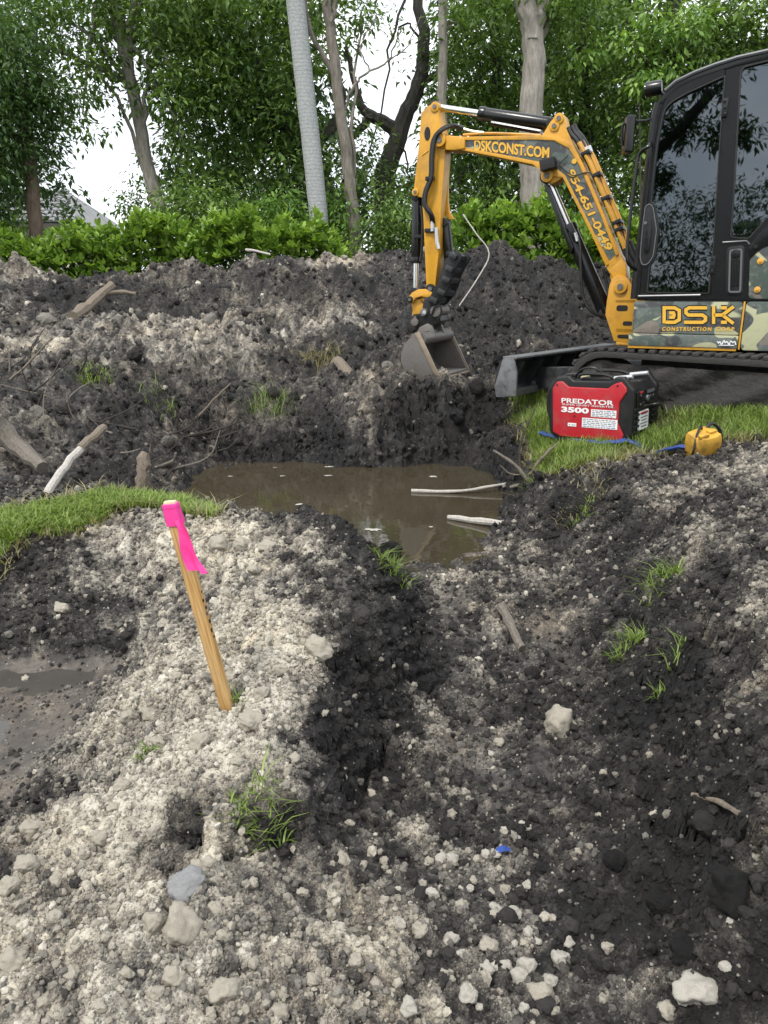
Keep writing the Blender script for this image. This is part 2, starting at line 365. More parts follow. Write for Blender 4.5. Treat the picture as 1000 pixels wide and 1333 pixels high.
class MB:
    def __init__(s): s.v = []; s.f = []
    def add(s, v, f):
        b = len(s.v); s.v += [tuple(p) for p in v]; s.f += [tuple(i+b for i in q) for q in f]; return s
    def box(s, c, d, rot=None):
        v = [Vector((x*d[0]/2, y*d[1]/2, z*d[2]/2)) for x in (-1, 1) for y in (-1, 1) for z in (-1, 1)]
        if rot is not None: v = [rot @ p for p in v]
        v = [p+Vector(c) for p in v]
        return s.add(v, [(0, 1, 3, 2), (4, 6, 7, 5), (0, 4, 5, 1), (2, 3, 7, 6), (0, 2, 6, 4), (1, 5, 7, 3)])
    def prism(s, poly, y0, y1):
        n = len(poly)
        v = [(p[0], y0, p[1]) for p in poly]+[(p[0], y1, p[1]) for p in poly]
        return s.add(v, [tuple(range(n)), tuple(range(2*n-1, n-1, -1))]+[(i, i+n, (i+1) % n+n, (i+1) % n) for i in range(n)])
    def cyl(s, p0, p1, r, r1=None, n=16):
        return s.tube([p0, p1], [r, r if r1 is None else r1], n)
    def tube(s, pts, r, n=8, caps=True, twist=0):
        pts = [Vector(p) for p in pts]; k = len(pts)
        rs = r if isinstance(r, (list, tuple)) else [r]*k
        v = []; up = None
        for i, p in enumerate(pts):
            d = (pts[min(i+1, k-1)]-pts[max(i-1, 0)]).normalized()
            if up is None:
                up = Vector((0, 0, 1)) if abs(d.z) < .9 else Vector((0, 1, 0))
            a = d.cross(up); a = a.normalized() if a.length > 1e-6 else d.orthogonal().normalized(); b = a.cross(d).normalized(); up = b
            for j in range(n):
                t = 2*math.pi*j/n+twist*i
                v.append(p+(a*math.cos(t)+b*math.sin(t))*rs[i])
        f = [(i*n+j, i*n+(j+1) % n, (i+1)*n+(j+1) % n, (i+1)*n+j) for i in range(k-1) for j in range(n)]
        if caps: f += [tuple(range(n-1, -1, -1)), tuple(range((k-1)*n, k*n))]
        return s.add(v, f)
    def build(s, name, mat, parent=None, bevel=0, seg=2, smooth=True, mtx=None, angle=35):
        bm = bmesh.new(); vs_ = [bm.verts.new(p) for p in s.v]
        for q in s.f:
            try: bm.faces.new([vs_[i] for i in q])
            except ValueError: pass
        bmesh.ops.recalc_face_normals(bm, faces=bm.faces[:])
        if bevel:
            es = [e for e in bm.edges if len(e.link_faces) == 2 and e.calc_face_angle(0) > R(30)]
            bmesh.ops.bevel(bm, geom=es, offset=bevel, segments=seg, affect='EDGES', clamp_overlap=True, profile=.6)
        if mtx is not None: bm.transform(mtx)
        me = bpy.data.meshes.new(name); bm.to_mesh(me); bm.free()
        if smooth:
            me.polygons.foreach_set('use_smooth', [True]*len(me.polygons)); me.set_sharp_from_angle(angle=R(angle))
        return link(name, me, mat, parent)

def catmull(pts, k=6):
    pts = [Vector(p) for p in pts]
    if len(pts) < 3: return pts
    P = [pts[0]*2-pts[1]]+pts+[pts[-1]*2-pts[-2]]; out = []
    for i in range(1, len(P)-2):
        for j in range(k):
            t = j/k; a, b, c, d = P[i-1], P[i], P[i+1], P[i+2]
            out.append(.5*((2*b)+(c-a)*t+(2*a-5*b+4*c-d)*t*t+(3*b-a-3*c+d)*t**3))
    out.append(pts[-1]); return out

# ------------------------------------------------------------------ the dug ground, from surveyed heights
# (spot in the photograph, height over the lawn in m [or distance in m when > 3], soil: 0 black muck .. 1 pale marl)
SPOTS = [
 (0,1333,-.32,.8),(150,1333,-.32,.72),(300,1333,-.33,.78),(450,1333,-.36,.62),(600,1333,-.41,.5),(750,1333,-.43,.28),(880,1333,-.4,.24),(1000,1333,-.28,.3),
 (0,1200,-.30,.7),(120,1200,-.27,.78),(250,1180,-.27,.84),(380,1200,-.33,.5),(480,1200,-.38,.7),(600,1200,-.43,.42),(720,1200,-.45,.16),(820,1180,-.43,.1),(900,1180,-.33,.1),(1000,1180,-.12,.18),
 (0,1115,-.32,.5),(60,1080,-.27,.7),(150,1080,-.21,.82),(250,1125,-.27,.8),(180,1120,-.26,.8),(215,1052,-.16,.8),(262,1058,-.15,.75),(305,1048,-.14,.8),(352,1030,-.14,.75),(400,1030,-.17,.4),(262,1098,-.245,.05),(312,1100,-.26,.05),(362,1092,-.28,.05),(430,1085,-.36,.2),(520,1090,-.43,.62),(620,1080,-.45,.38),(700,1080,-.46,.34),(815,1060,-.43,.2),(866,1052,-.36,.1),(910,1035,-.12,.12),(950,1050,-.12,.1),(1000,1050,.0,.22),  # blackest soil along the ledge foot paints the shadow under the broken sod
 (0,1060,-.4,.4),(30,1010,-.42,.4),(80,960,-.435,.4),(100,1030,-.34,.5),(130,990,-.28,.75),(200,1000,-.17,.86),(290,1010,-.13,.86),(370,1000,-.15,.75),(425,1000,-.2,.12),(448,1020,-.38,.12),(500,1000,-.43,.48),(600,980,-.46,.44),(700,980,-.46,.38),(798,960,-.44,.2),(855,952,-.36,.1),(920,942,-.06,.14),(940,940,-.02,.26),(1000,940,.08,.3),
 (0,900,-.455,.44),(80,900,-.455,.44),(125,890,-.45,.44),(0,872,-.475,.32),(80,870,-.475,.32),(140,868,-.465,.34),(165,862,-.43,.5),
 (0,850,-.42,.22),(80,850,-.41,.22),(150,845,-.38,.3),(0,790,-.28,.2),(90,790,-.27,.25),(180,800,-.28,.46),(0,720,-.1,.15),(80,715,-.1,.25),
 (170,920,-.22,.85),(230,920,-.16,.88),(295,925,-.14,.9),(380,920,-.12,.85),(420,920,-.14,.3),(450,900,-.2,.05),(485,930,-.38,.08),(530,920,-.44,.4),
 (200,840,-.22,.72),(260,830,-.17,.68),(340,830,-.1,.82),(410,840,-.06,.85),(455,830,-.08,.08),(505,830,-.15,.05),(533,840,-.4,.1),(565,860,-.44,.42),(630,860,-.45,.42),(700,850,-.44,.34),(758,858,-.44,.2),(820,848,-.33,.1),(896,832,-.03,.14),(915,832,-.03,.32),(1000,830,.15,.36),
 (150,760,-.25,.5),(220,750,-.2,.62),(300,760,-.12,.68),(370,760,-.05,.74),(415,755,-.02,.2),(480,770,-.05,.06),(520,790,-.12,.06),(552,800,-.42,.2),
 (120,690,-.08,.7),(200,690,-.05,.78),(270,690,-.04,.78),(330,695,-.02,.74),(400,700,0,.45),(440,700,0,.15),(480,720,-.05,.08),(520,740,-.15,.1),
 (360,672,.02,.3),(400,662,.04,.15),(440,675,.02,.1),
 (0,700,-.05,.3),(100,665,-.05,.3),(200,650,-.05,.3),(265,665,-.06,.3),(0,670,-.05,.3),(150,640,-.06,.3),(0,645,-.05,.3),
 (600,765,-.335,.5),(562,752,-.35,.42),(650,712,-.35,.46),(640,765,-.335,.5),(690,722,-.33,.36),(700,775,-.35,.42),(630,810,-.38,.46),
 (700,620,-.05,.14),(760,625,-.02,.26),(690,660,-.3,.06),(740,690,-.3,.1),(800,650,-.08,.25),(850,605,.03,.28),(870,640,0,.3),(930,598,.14,.36),(1000,583,.2,.42),(715,745,-.35,.34),(755,765,-.33,.14),(808,738,-.27,.12),(845,640,.01,.3),(868,715,.01,.3),(885,725,.0,.34),(940,720,.11,.34),(1000,720,.2,.38),(800,690,-.2,.12),(940,650,.09,.36),
 (680,597,-.02,.25),(720,592,0,.3),(760,575,0,.3),(820,592,.03,.3),(860,570,.08,.3),(930,565,.15,.3),(1000,577,.19,.3),(1000,545,.25,.3),(900,540,.22,.3),(700,540,.03,.3),(655,512,.06,.25),(672,560,0,.25),
 (650,600,-.25,.05),(660,640,-.34,.05),(641,601,-.41,.05),(650,560,-.1,.06),(622,572,-.19,.06),
 (300,606,-.41,.2),(420,601,-.41,.06),(540,601,-.41,.06),(420,570,-.19,.08),(540,565,-.157,.06),(350,565,-.16,.22),(600,560,-.12,.05),(350,540,.01,.32),(430,537,.03,.4),(500,527,.105,.34),(560,500,.262,.36),(605,495,.27,.38),(530,500,.26,.34),(585,512,.19,.3),(480,505,.2,.45),(560,494,6.95,.4),(600,492,7.2,.35),
 (50,620,-.2,.25),(150,620,-.25,.1),(240,622,-.32,.25),(280,602,-.36,.25),(0,600,-.05,.36),(60,570,0,.3),(150,570,-.05,.1),(240,560,-.1,.12),(0,540,.15,.25),(100,520,.22,.12),(200,520,.15,.2),(300,520,.08,.28),(370,500,.2,.42),(450,490,.25,.4),
 (50,470,.45,.4),(150,460,.5,.5),(250,460,.48,.45),(330,460,.45,.4),(0,440,.6,.4),(100,420,.72,.62),(180,405,.82,.7),(250,420,.72,.62),(320,430,.62,.55),(400,450,.48,.25),(480,460,.42,.25),
 (0,400,9.2,.3),(0,370,10.4,.35),(20,345,11,.5),(100,385,9.8,.08),(100,358,11,.4),(180,380,9.9,.06),(200,350,11,.36),(230,385,9.8,.5),(300,380,10,.3),(300,345,11.2,.35),(370,345,11.2,.28),(350,400,9.5,.25),(430,332,11.3,.42),(470,325,11.2,.52),(420,380,9.8,.25),(420,412,9.2,.62),(455,350,10.8,.4),(500,400,9.5,.16),(500,330,11.3,.22),(560,322,11.3,.16),(640,325,11.2,.16),(720,340,11.2,.12),(790,350,11.2,.1),(640,400,9.8,.1),(720,400,9.8,.08),(790,420,9.8,.08),(560,440,8.8,.1),(640,450,8.6,.08),(720,445,9,.07),(790,450,9.2,.07)]
POINTS = [(-1.2,.3,-.35,.7),(0,.2,-.4,.6),(1,.3,-.3,.3),(2,.3,0,.3),(-2.4,.4,-.3,.5),(2.2,1.5,.1,.3),(2.6,2.6,.2,.3),(3,3.8,.2,.3),(-2.4,1.6,-.4,.3),(-3,2.8,-.4,.3),
 (-.95,4.25,-.12,.2),(-.6,4.05,-.2,.1),(-.3,3.9,-.25,.1),(.12,3.75,-.34,.1),(-1.3,4.9,-.62,.1),(-.8,4.7,-.72,.1),(-.3,4.45,-.7,.1),(.2,4.5,-.64,.1),(0,5.5,-.9,.1),(-.8,6,-.9,.1),(.5,5.5,-.85,.1),(.2,6.1,-.85,.1),(-.8,6.2,-.8,.1),(.75,5.2,-.62,.1),(.8,6.0,-.7,.1),(-1.35,5.8,-.66,.1),
 (2.7,6,.16,.12),(1.6,6.1,.12,.2),(3.5,5,.24,.2),(2.3,5.15,.2,.2),(2.5,7,.14,.08),(1.05,6.9,.22,.2),(1.2,7.6,.2,.12),(2,8,.25,.07),(3.2,7,.18,.08),(4.5,6,.2,.2),(3.4,4.2,.2,.3),
 (4,10,.8,.1),(6,11,1.3,.2),(5,8,.4,.1),(8.5,11,1.3,.2),(7,6,.2,.2),(5,3,.1,.3),
 (-2.6,9.2,.62,.1),(-1.6,9.0,.55,.2),(-8,8,.9,.3),(-8,5,.3,.3),(-5,4,0,.3),(-6,11,1.3,.4),(-4,5.6,.1,.3),(-4,7,.5,.4),(-9,11,1.2,.3),(-5,2,-.1,.3)]
POINTS += [(x, 12.6, .35, .3) for x in range(-10, 11, 2)]+[(x, 13.4, 0, .3) for x in range(-10, 11, 2)]
pts = []
for px, py, a, s in SPOTS:
    p = at(px, py, a) if a > 3 else atz(px, py, a)
    pts.append((p.x, p.y, p.z, s))
pts += POINTS
pts = np.array(pts)
def fit(xy, val, lam=.008):
    n = len(xy); d = np.sqrt(((xy[:, None]-xy[None])**2).sum(-1)+1e-4)
    A = np.zeros((n+3, n+3)); A[:n, :n] = -d+lam*np.eye(n); A[:n, n] = 1; A[:n, n+1:] = xy; A[n, :n] = 1; A[n+1:, :n] = xy.T
    return np.linalg.solve(A, np.concatenate([val, np.zeros((3, val.shape[1]))]))
XY = pts[:, :2]; COEF = fit(XY, pts[:, 2:4])
def base(x, y):
    """interpolated ground height and soil"""
    sh = x.shape; q = np.stack([x.ravel(), y.ravel()], 1); out = np.empty((len(q), 2))
    for i in range(0, len(q), 40000):
        b = q[i:i+40000]; d = np.sqrt(((b[:, None]-XY[None])**2).sum(-1)+1e-4)
        out[i:i+40000] = -d@COEF[:-3]+COEF[-3]+b@COEF[-2:]
    return out[:, 0].reshape(sh), out[:, 1].reshape(sh)

ys = [-.6]
while ys[-1] < 13.2:
    y = ys[-1]; ys.append(y+(.02 if y < .7 else .008 if y < .95 else .0042 if y < 2 else .0042+.0045*(y-2)/2.4 if y < 4.4 else .013 if y < 7 else .0165 if y < 11.6 else .05))
ys = np.array(ys); NX = 600
tt_ = np.linspace(-1, 1, NX); us = tt_*(1+.75*tt_**4)/1.75      # finer in the middle, coarser towards the sides
half = .8*ys+1.35
X = us[None]*half[:, None]; Y = np.repeat(ys[:, None], NX, 1)
# coarse evaluation, then bilinear to the fine grid (keeps the script quick)
cr = np.unique(np.concatenate([np.arange(0, len(ys), 4), [len(ys)-1]])); cc = np.unique(np.concatenate([np.arange(0, NX, 4), [NX-1]]))
zc, sc_ = base(X[np.ix_(cr, cc)], Y[np.ix_(cr, cc)])
def up(g):
    t = np.empty((len(cr), NX))
    for i in range(len(cr)): t[i] = np.interp(np.arange(NX), cc, g[i])
    o = np.empty((len(ys), NX))
    for j in range(NX): o[:, j] = np.interp(np.arange(len(ys)), cr, t[:, j])
    return o
Z0, S0 = up(zc), up(sc_)

def inpoly(x, y, poly):
    r = np.zeros(x.shape, bool); n = len(poly)
    for i in range(n):
        x0, y0 = poly[i]; x1, y1 = poly[(i+1) % n]
        if y0 == y1: continue
        c = ((y0 > y) != (y1 > y)) & (x < (x1-x0)*(y-y0)/(y1-y0)+x0); r ^= c
    return r
def soft_poly(x, y, poly, wob=.08, seed=3):
    wx = x+wob*fbm(x, y, 3, 3, seed); wy = y+wob*fbm(x, y, 3, 3, seed+9)
    return inpoly(wx, wy, poly)
LAWN_R = [tuple(atz(*p).xy) for p in ((694,602,0),(715,610,0),(760,612,0),(820,604,.02),(852,594,.04),(905,588,.08),(1000,580,.17))]+[(3.6,4.7),(4.6,5.6),(2.6,6.0),(1.5,6.7),(1.2,7.2),(1.1,7.1),(1.15,6.3),(1.12,5.6)]
LAWN_L = [tuple(atz(*p).xy) for p in ((-40,722,-.05),(40,696,-.05),(110,684,-.05),(150,668,-.05),(215,670,-.05),(278,686,-.05),(283,670,-.05),(250,655,-.05),(150,648,-.05),(60,664,-.05),(-40,680,-.05))]
lawn = soft_poly(X, Y, LAWN_R, .1) | soft_poly(X, Y, LAWN_L, .06)
sward = lawn.astype(float)
for _ in range(3):
    sward = (sward+np.roll(sward, 2, 0)+np.roll(sward, -2, 0)+np.roll(sward, 2, 1)+np.roll(sward, -2, 1))/5

# steepness of the broad form
gy = np.gradient(Z0, axis=0)/np.gradient(Y, axis=0); gx = np.gradient(Z0, axis=1)/np.gradient(X, axis=1)
steep = np.clip(np.hypot(gx, gy), 0, 2.5)
near = 1-sstep(3.5, 7, Y)
smooth_mud = np.clip(inpoly(X, Y, [tuple(atz(*p, -.46).xy) for p in ((-300,862),(-300,1120),(15,1085),(55,1025),(115,945),(162,872),(150,862))]).astype(float), 0, 1)
for _ in range(4):
    smooth_mud = (smooth_mud+np.roll(smooth_mud, 3, 0)+np.roll(smooth_mud, -3, 0)+np.roll(smooth_mud, 3, 1)+np.roll(smooth_mud, -3, 1))/5
smear = sstep(.16, .4, fbm(X+11, Y*.8-4, 2.6, 3, 404))*sstep(1.5, 2.2, Y)*(1-sstep(4.2, 4.7, Y))*sstep(.3, .36, -Z0)*(1-sstep(.3, .8, steep))
fines = sstep(-.05, .3, fbm(X-7, Y+2, 2.1, 3, 505))*near      # patches of fine marl sand between the lumps
rough = (1-.93*sward)*(1-.88*smooth_mud)*(1-.55*smear)
Xw = X+.06*fbm(X, Y, 4, 2, 41); Yw = Y+.06*fbm(X, Y, 4, 2, 47)
# layered lumps: heaps, clods, crumbs
big = fbm(Xw, Yw, 1.3, 3, 1)
lump = fbm(Xw, Yw, 4.2, 4, 21, .55, 1)
lump2 = fbm(Yw+.4*Z0, Xw-.7*Z0, 11, 4, 33, .6, 1)
st1, id1 = worley(Xw, Yw, 6.5, 5)
st2, id2 = worley(Xw+.3*Z0, Yw-.4*Z0, 17, 6)
st3, id3 = worley(X+.01*lump, Y+.01*lump2, 42, 7)
st4, id4 = worley(X, Y, 95, 8)
gravelly = sstep(.3, .7, S0)
far = 1-near
Zd = (.05*big*(.6+.9*far)
      + lump*(.036+.06*far+.016*steep)
      + lump2*(.022+.03*far)
      + st1*.055*(.4+.6*far)*sstep(.35, .75, id1)
      + st2*(.024+.022*far)*sstep(.3, .8, id2)
      + near*(1-.6*fines)*(st3*(.012+.007*gravelly)*sstep(.25, .9, id3)+st4*.0045*sstep(.2, .9, id4)*(1-sstep(2.4, 3.6, Y)))
      + far*.012*perlin(X*26, Y*26, 71)
      + sstep(6.9, 8.2, Y)*(1-sstep(11.6, 12.4, Y))*.2*fbm(Xw, Yw, .95, 2, 711, .5, 1))
crack = np.exp(-(perlin(Xw*2.3+5, Yw*2.3+3*Z0, 88)/.045)**2)*sstep(.25, .8, steep)*.05
Z = Z0+rough*(Zd-crack)
# left foreground of the trench: broken sod edge, undercut
S = S0.copy()
S += .04+.46*fbm(Xw, Yw, 2.6, 4, 61)*(1-.6*smooth_mud)+.5*fbm(X, Y, 13, 4, 66, .65)+.2*lump
S += .25*(st2*sstep(.3, .8, id2)-.3)*sstep(.2, .5, S0)*near+.2*st3*(id3-.4)*near
S -= .06*far
S = S*(1-.6*smear)+.6*smear*(.46+.2*fbm(X, Y, 9, 4, 79))
S -= .1*sstep(.3, .38, -Z0)*(Y > 1.5)*(1-smooth_mud)*near
S += far*.42*fbm(Xw+20, Yw, .9, 3, 611)
S += .34*fbm(Xw+3, Yw, 5.5, 3, 301, .6)*near*(1-.8*smooth_mud)
S = S*(1-.75*smooth_mud)+.75*smooth_mud*(.38+.12*fbm(X, Y, 5, 4, 77))
S -= .2*sstep(.7, 1.6, steep)
S = np.where(sward > .3, .22+.1*big, S)
wet = np.clip((-.30-Z)/.2, 0, 1)*(1-gravelly*.7)*(Y > 1.4)
wet = np.maximum(np.maximum(wet, smooth_mud*.75), .55*(1-sstep(.1, .3, S)))
# walls bulge and hollow sideways so that banks are not a plain height field
amp = .035*rough*sstep(.35, 1.2, steep)*(1+.8*far)
dx = amp*fbm(X*1.3+Z*2.1, Y+Z*4.7, 6, 4, 101, .6); dy = amp*fbm(X-Z*4.1, Y*1.2+Z*2.3, 6, 4, 131, .6)
GX, GY, GZ = X+dx, Y+dy, Z
V = np.stack([GX, GY, GZ], -1).reshape(-1, 3)
nr = len(ys); idx = np.arange(nr*NX).reshape(nr, NX)
Fq = np.stack([idx[:-1, :-1], idx[:-1, 1:], idx[1:, 1:], idx[1:, :-1]], -1).reshape(-1, 4)
ground = link('ground', big_mesh('ground', V, Fq, True, {'soil': S.ravel(), 'wet': wet.ravel(), 'mud': np.clip(smooth_mud+.6*smear, 0, 1).ravel()}), M['soil'])
tag(ground, 'excavated ground of pale marl and black muck with pits and spoil heaps', None, None, 'structure')
# surface normals of the grid (for scattering)
Vx = np.gradient(GX, axis=1); Vz = np.gradient(GZ, axis=1); Wy = np.gradient(GY, axis=0); Wz = np.gradient(GZ, axis=0); Wx = np.gradient(GX, axis=0); Vy = np.gradient(GY, axis=1)
NRM = np.stack([Vy*Wz-Vz*Wy, Vz*Wx-Vx*Wz, Vx*Wy-Vy*Wx], -1); NRM /= np.linalg.norm(NRM, axis=-1, keepdims=True)+1e-9

def gz(x, y):
    """ground height at a point (arrays or floats)"""
    x = np.asarray(x, float); y = np.asarray(y, float)
    i = np.clip(np.searchsorted(ys, y)-1, 0, nr-2); t = np.clip((y-ys[i])/(ys[i+1]-ys[i]), 0, 1)
    u = np.clip(np.interp(x/(.8*y+1.35), us, np.arange(NX)), 0, NX-1.001); j = u.astype(int); s = u-j
    return (Z[i, j]*(1-s)+Z[i, j+1]*s)*(1-t)+(Z[i+1, j]*(1-s)+Z[i+1, j+1]*s)*t
def hit(px, py):
    """where the sight line of a spot meets the ground"""
    d = ray(px, py); ty = np.linspace(.5, 13, 5000); tt = ty/d.y
    x, z = d.x*tt, CAM_H+d.z*tt
    g = gz(x, ty); k = np.argmax(z < g) if (z < g).any() else len(ty)-1
    return Vector((x[k], ty[k], g[k]))

# outer ground to the horizon: rougher grass sheet, sunk where the surveyed ground lies
gxs = np.concatenate([[-400, -200, -100, -50, -30], np.arange(-20, 20.5, .5), [30, 50, 100, 200, 400]])
gys = np.concatenate([[-400, -200, -100, -50, -30, -20], np.arange(-12, 20.5, .5), [30, 50, 100, 200, 400, 900]])
OX, OY = np.meshgrid(gxs, gys); OZ = .06*fbm(OX, OY, .4, 3, 7)-.05
ins = (OY > 0) & (OY < 12.6) & (np.abs(OX) < .8*np.clip(OY, 0, None)+.75)
bz, _ = base(OX, OY); wgt = (1-sstep(8, 12, np.abs(OX)))*(1-sstep(12.5, 14, OY))*sstep(-3.5, -1.2, OY)
OZ = OZ*(1-wgt)+bz*wgt-.06; OZ = np.where(ins, OZ-.9, OZ)
no = OX.shape; oi = np.arange(OX.size).reshape(no)
Fo = np.stack([oi[:-1, :-1], oi[:-1, 1:], oi[1:, 1:], oi[1:, :-1]], -1).reshape(-1, 4)
def turf():
    m, nd, lk, b = new_mat('rough_turf'); t = N(nd, 'ShaderNodeTexCoord')
    n = N(nd, 'ShaderNodeTexNoise', i_Scale=.9, i_Detail=9, i_Roughness=.7); lk.new(t.outputs['Object'], n.inputs['Vector'])
    r = ramp(nd, [(.35, (.05, .045, .035)), (.5, (.06, .09, .03)), (.7, (.09, .14, .04))]); lk.new(n.outputs['Fac'], r.inputs[0]); lk.new(r.outputs[0], b.inputs['Base Color']); b.inputs['Roughness'].default_value = .95
    return m
surround = link('terrain', big_mesh('terrain', np.stack([OX, OY, OZ], -1).reshape(-1, 3), Fo, True), turf())
tag(surround, 'rough grassy land around the dig', None, None, 'structure')

# ------------------------------------------------------------------ water
def sheet(name, poly, z, mat, label):
    bm = bmesh.new(); vs_ = [bm.verts.new((x, y, z)) for x, y in poly]; bm.faces.new(vs_)
    me = bpy.data.meshes.new(name); bm.to_mesh(me); bm.free()
    return tag(link(name, me, mat), label, None, None, 'structure')
WZ = -.38
sheet('pond_water', [(-2.0,4.4),(-.9,4.0),(-.2,3.8),(.5,3.75),(1.3,4.2),(1.6,5.4),(1.5,6.4),(1.3,7.6),(0,7.8),(-1.2,7.7),(-2.2,7.2)], WZ, M['water'], 'still brown water filling the dug pit')
sheet('puddle_water', [(-3.2,2.3),(-1.0,2.3),(-.8,2.6),(-.85,3.15),(-3.2,3.4)], -.468, M['puddle'], 'thin muddy puddle in the shallow pit at the left')
# ------------------------------------------------------------------ excavator
EXC = Vector((2.83, 6.19, .115)); EXA = R(155)
exc = empty('excavator', EXC, EXA)
tag(exc, 'yellow and camouflage mini excavator with black cab parked beside the pit', 'excavator')
RI = Matrix.Rotation(-EXA, 3, 'Z')
LEFT = Matrix.Rotation(EXA, 3, 'Z') @ Vector((0, 1, 0))
def el(px, py, y):
    """spot -> excavator's own (x forward, z up) in the plane y m to its left"""
    p = RI @ (on_plane(px, py, EXC+LEFT*y, LEFT)-EXC)
    return (p.x, p.z)
def el3(px, py, y):
    x, z = el(px, py, y); return Vector((x, y, z))
def poly(pp, y): return [el(a, b, y) for a, b in pp]
def rounded(pp, r, k=4):
    out = []; n = len(pp); P = [Vector((a, b)) for a, b in pp]
    for i in range(n):
        a, b, c = P[i-1], P[i], P[(i+1) % n]
        d0 = min(r, (a-b).length*.45); d1 = min(r, (c-b).length*.45)
        s = b+(a-b).normalized()*d0; e = b+(c-b).normalized()*d1
        for j in range(k+1):
            t = j/k; q = s*(1-t)**2+b*2*t*(1-t)+e*t*t; out.append((q.x, q.y))
    return out
def inset(pp, d):
    n = len(pp); P = [Vector(p) for p in pp]; ar = sum(P[i].x*P[(i+1) % n].y-P[(i+1) % n].x*P[i].y for i in range(n)); sg = 1 if ar > 0 else -1
    out = []
    for i in range(n):
        a, b, c = P[i-1], P[i], P[(i+1) % n]
        n1 = Vector((-(b-a).y, (b-a).x)).normalized()*sg; n2 = Vector((-(c-b).y, (c-b).x)).normalized()*sg
        m = (n1+n2); m = m.normalized() if m.length > 1e-6 else n1
        q = b+m*d/max(.4, m.dot(n1)); out.append((q.x, q.y))
    return out
def ring_prism(mb, outer, inner, y0, y1):
    n = len(outer); v = [(p[0], y, p[1]) for y in (y0, y1) for pl in (outer, inner) for p in pl]; f = []
    for i in range(n):
        j = (i+1) % n
        f += [(i, j, n+j, n+i), (2*n+i, 3*n+i, 3*n+j, 2*n+j), (i, 2*n+i, 2*n+j, j), (n+i, n+j, 3*n+j, 3*n+i)]
    return mb.add(v, f)

# --- lettering
def text_mesh(s, bold=.0, shear=0., thick=.02, spacing=1.0):
    cu = bpy.data.curves.new('lettering', 'FONT'); cu.body = s; cu.size = 1; cu.offset = bold; cu.shear = shear; cu.extrude = thick; cu.space_character = spacing; cu.resolution_u = 3
    o = bpy.data.objects.new('lettering', cu); C.objects.link(o)
    dg = bpy.context.evaluated_depsgraph_get(); me = bpy.data.meshes.new_from_object(o.evaluated_get(dg))
    bpy.data.objects.remove(o); bpy.data.curves.remove(cu); return me
def text_on(s, p0, p1, up_, height, nrm, mat, parent, name='lettering', bold=.02, shear=0., spacing=1., lift=.002, label=None, thick=.002):
    """letters from p0 to p1 (baseline), cap height along up_, all in the parent's frame"""
    me = text_mesh(s, bold, shear, 1, spacing)
    co = np.empty(len(me.vertices)*3); me.vertices.foreach_get('co', co); co = co.reshape(-1, 3)
    x0, x1 = co[:, 0].min(), co[:, 0].max(); y1 = co[:, 1].max(); y0 = max(0, co[:, 1].min())
    p0, p1 = Vector(p0), Vector(p1); dx_ = p1-p0; u = Vector(up_).normalized(); n = Vector(nrm).normalized()
    a = (co[:, 0]-x0)/(x1-x0); b = (co[:, 1]-y0)/(y1-y0)*height; c = lift+(co[:, 2]*.5+.5)*thick
    out = np.array(p0)[None]+a[:, None]*np.array(dx_)+b[:, None]*np.array(u)+c[:, None]*np.array(n)
    me.vertices.foreach_set('co', out.ravel()); me.update()
    bm = bmesh.new(); bm.from_mesh(me); bmesh.ops.recalc_face_normals(bm, faces=bm.faces[:]); bm.to_mesh(me); bm.free()
    o = link(name, me, None, parent); me.materials.clear(); me.materials.append(mat)
    if label: o['label'] = label
    return o

# --- undercarriage, turned 15 degrees under the house
TR = Matrix.Rotation(R(-15), 4, 'Z')
TL, TH, TW, GA = 1.98, .5, .36, .79      # track length, height, width, lateral offset
def stadium(L, H, n=10):
    r = H/2; a = L/2-r; out = []
    for i in range(n+1): t = -math.pi/2+math.pi*i/n; out.append((a+r*math.cos(t), r+r*math.sin(t)))
    for i in range(n+1): t = math.pi/2+math.pi*i/n; out.append((-a+r*math.cos(t), r+r*math.sin(t)))
    return out
def lerp_loop(pl, s):
    P = [Vector(p) for p in pl]; n = len(P); ls = [(P[(i+1) % n]-P[i]).length for i in range(n)]; tot = sum(ls); s = (s % 1)*tot
    for i in range(n):
        if s <= ls[i]:
            d = (P[(i+1) % n]-P[i])/max(ls[i], 1e-9); return P[i]+d*s, d
        s -= ls[i]
    return P[0], (P[1]-P[0]).normalized()
lug_me = None
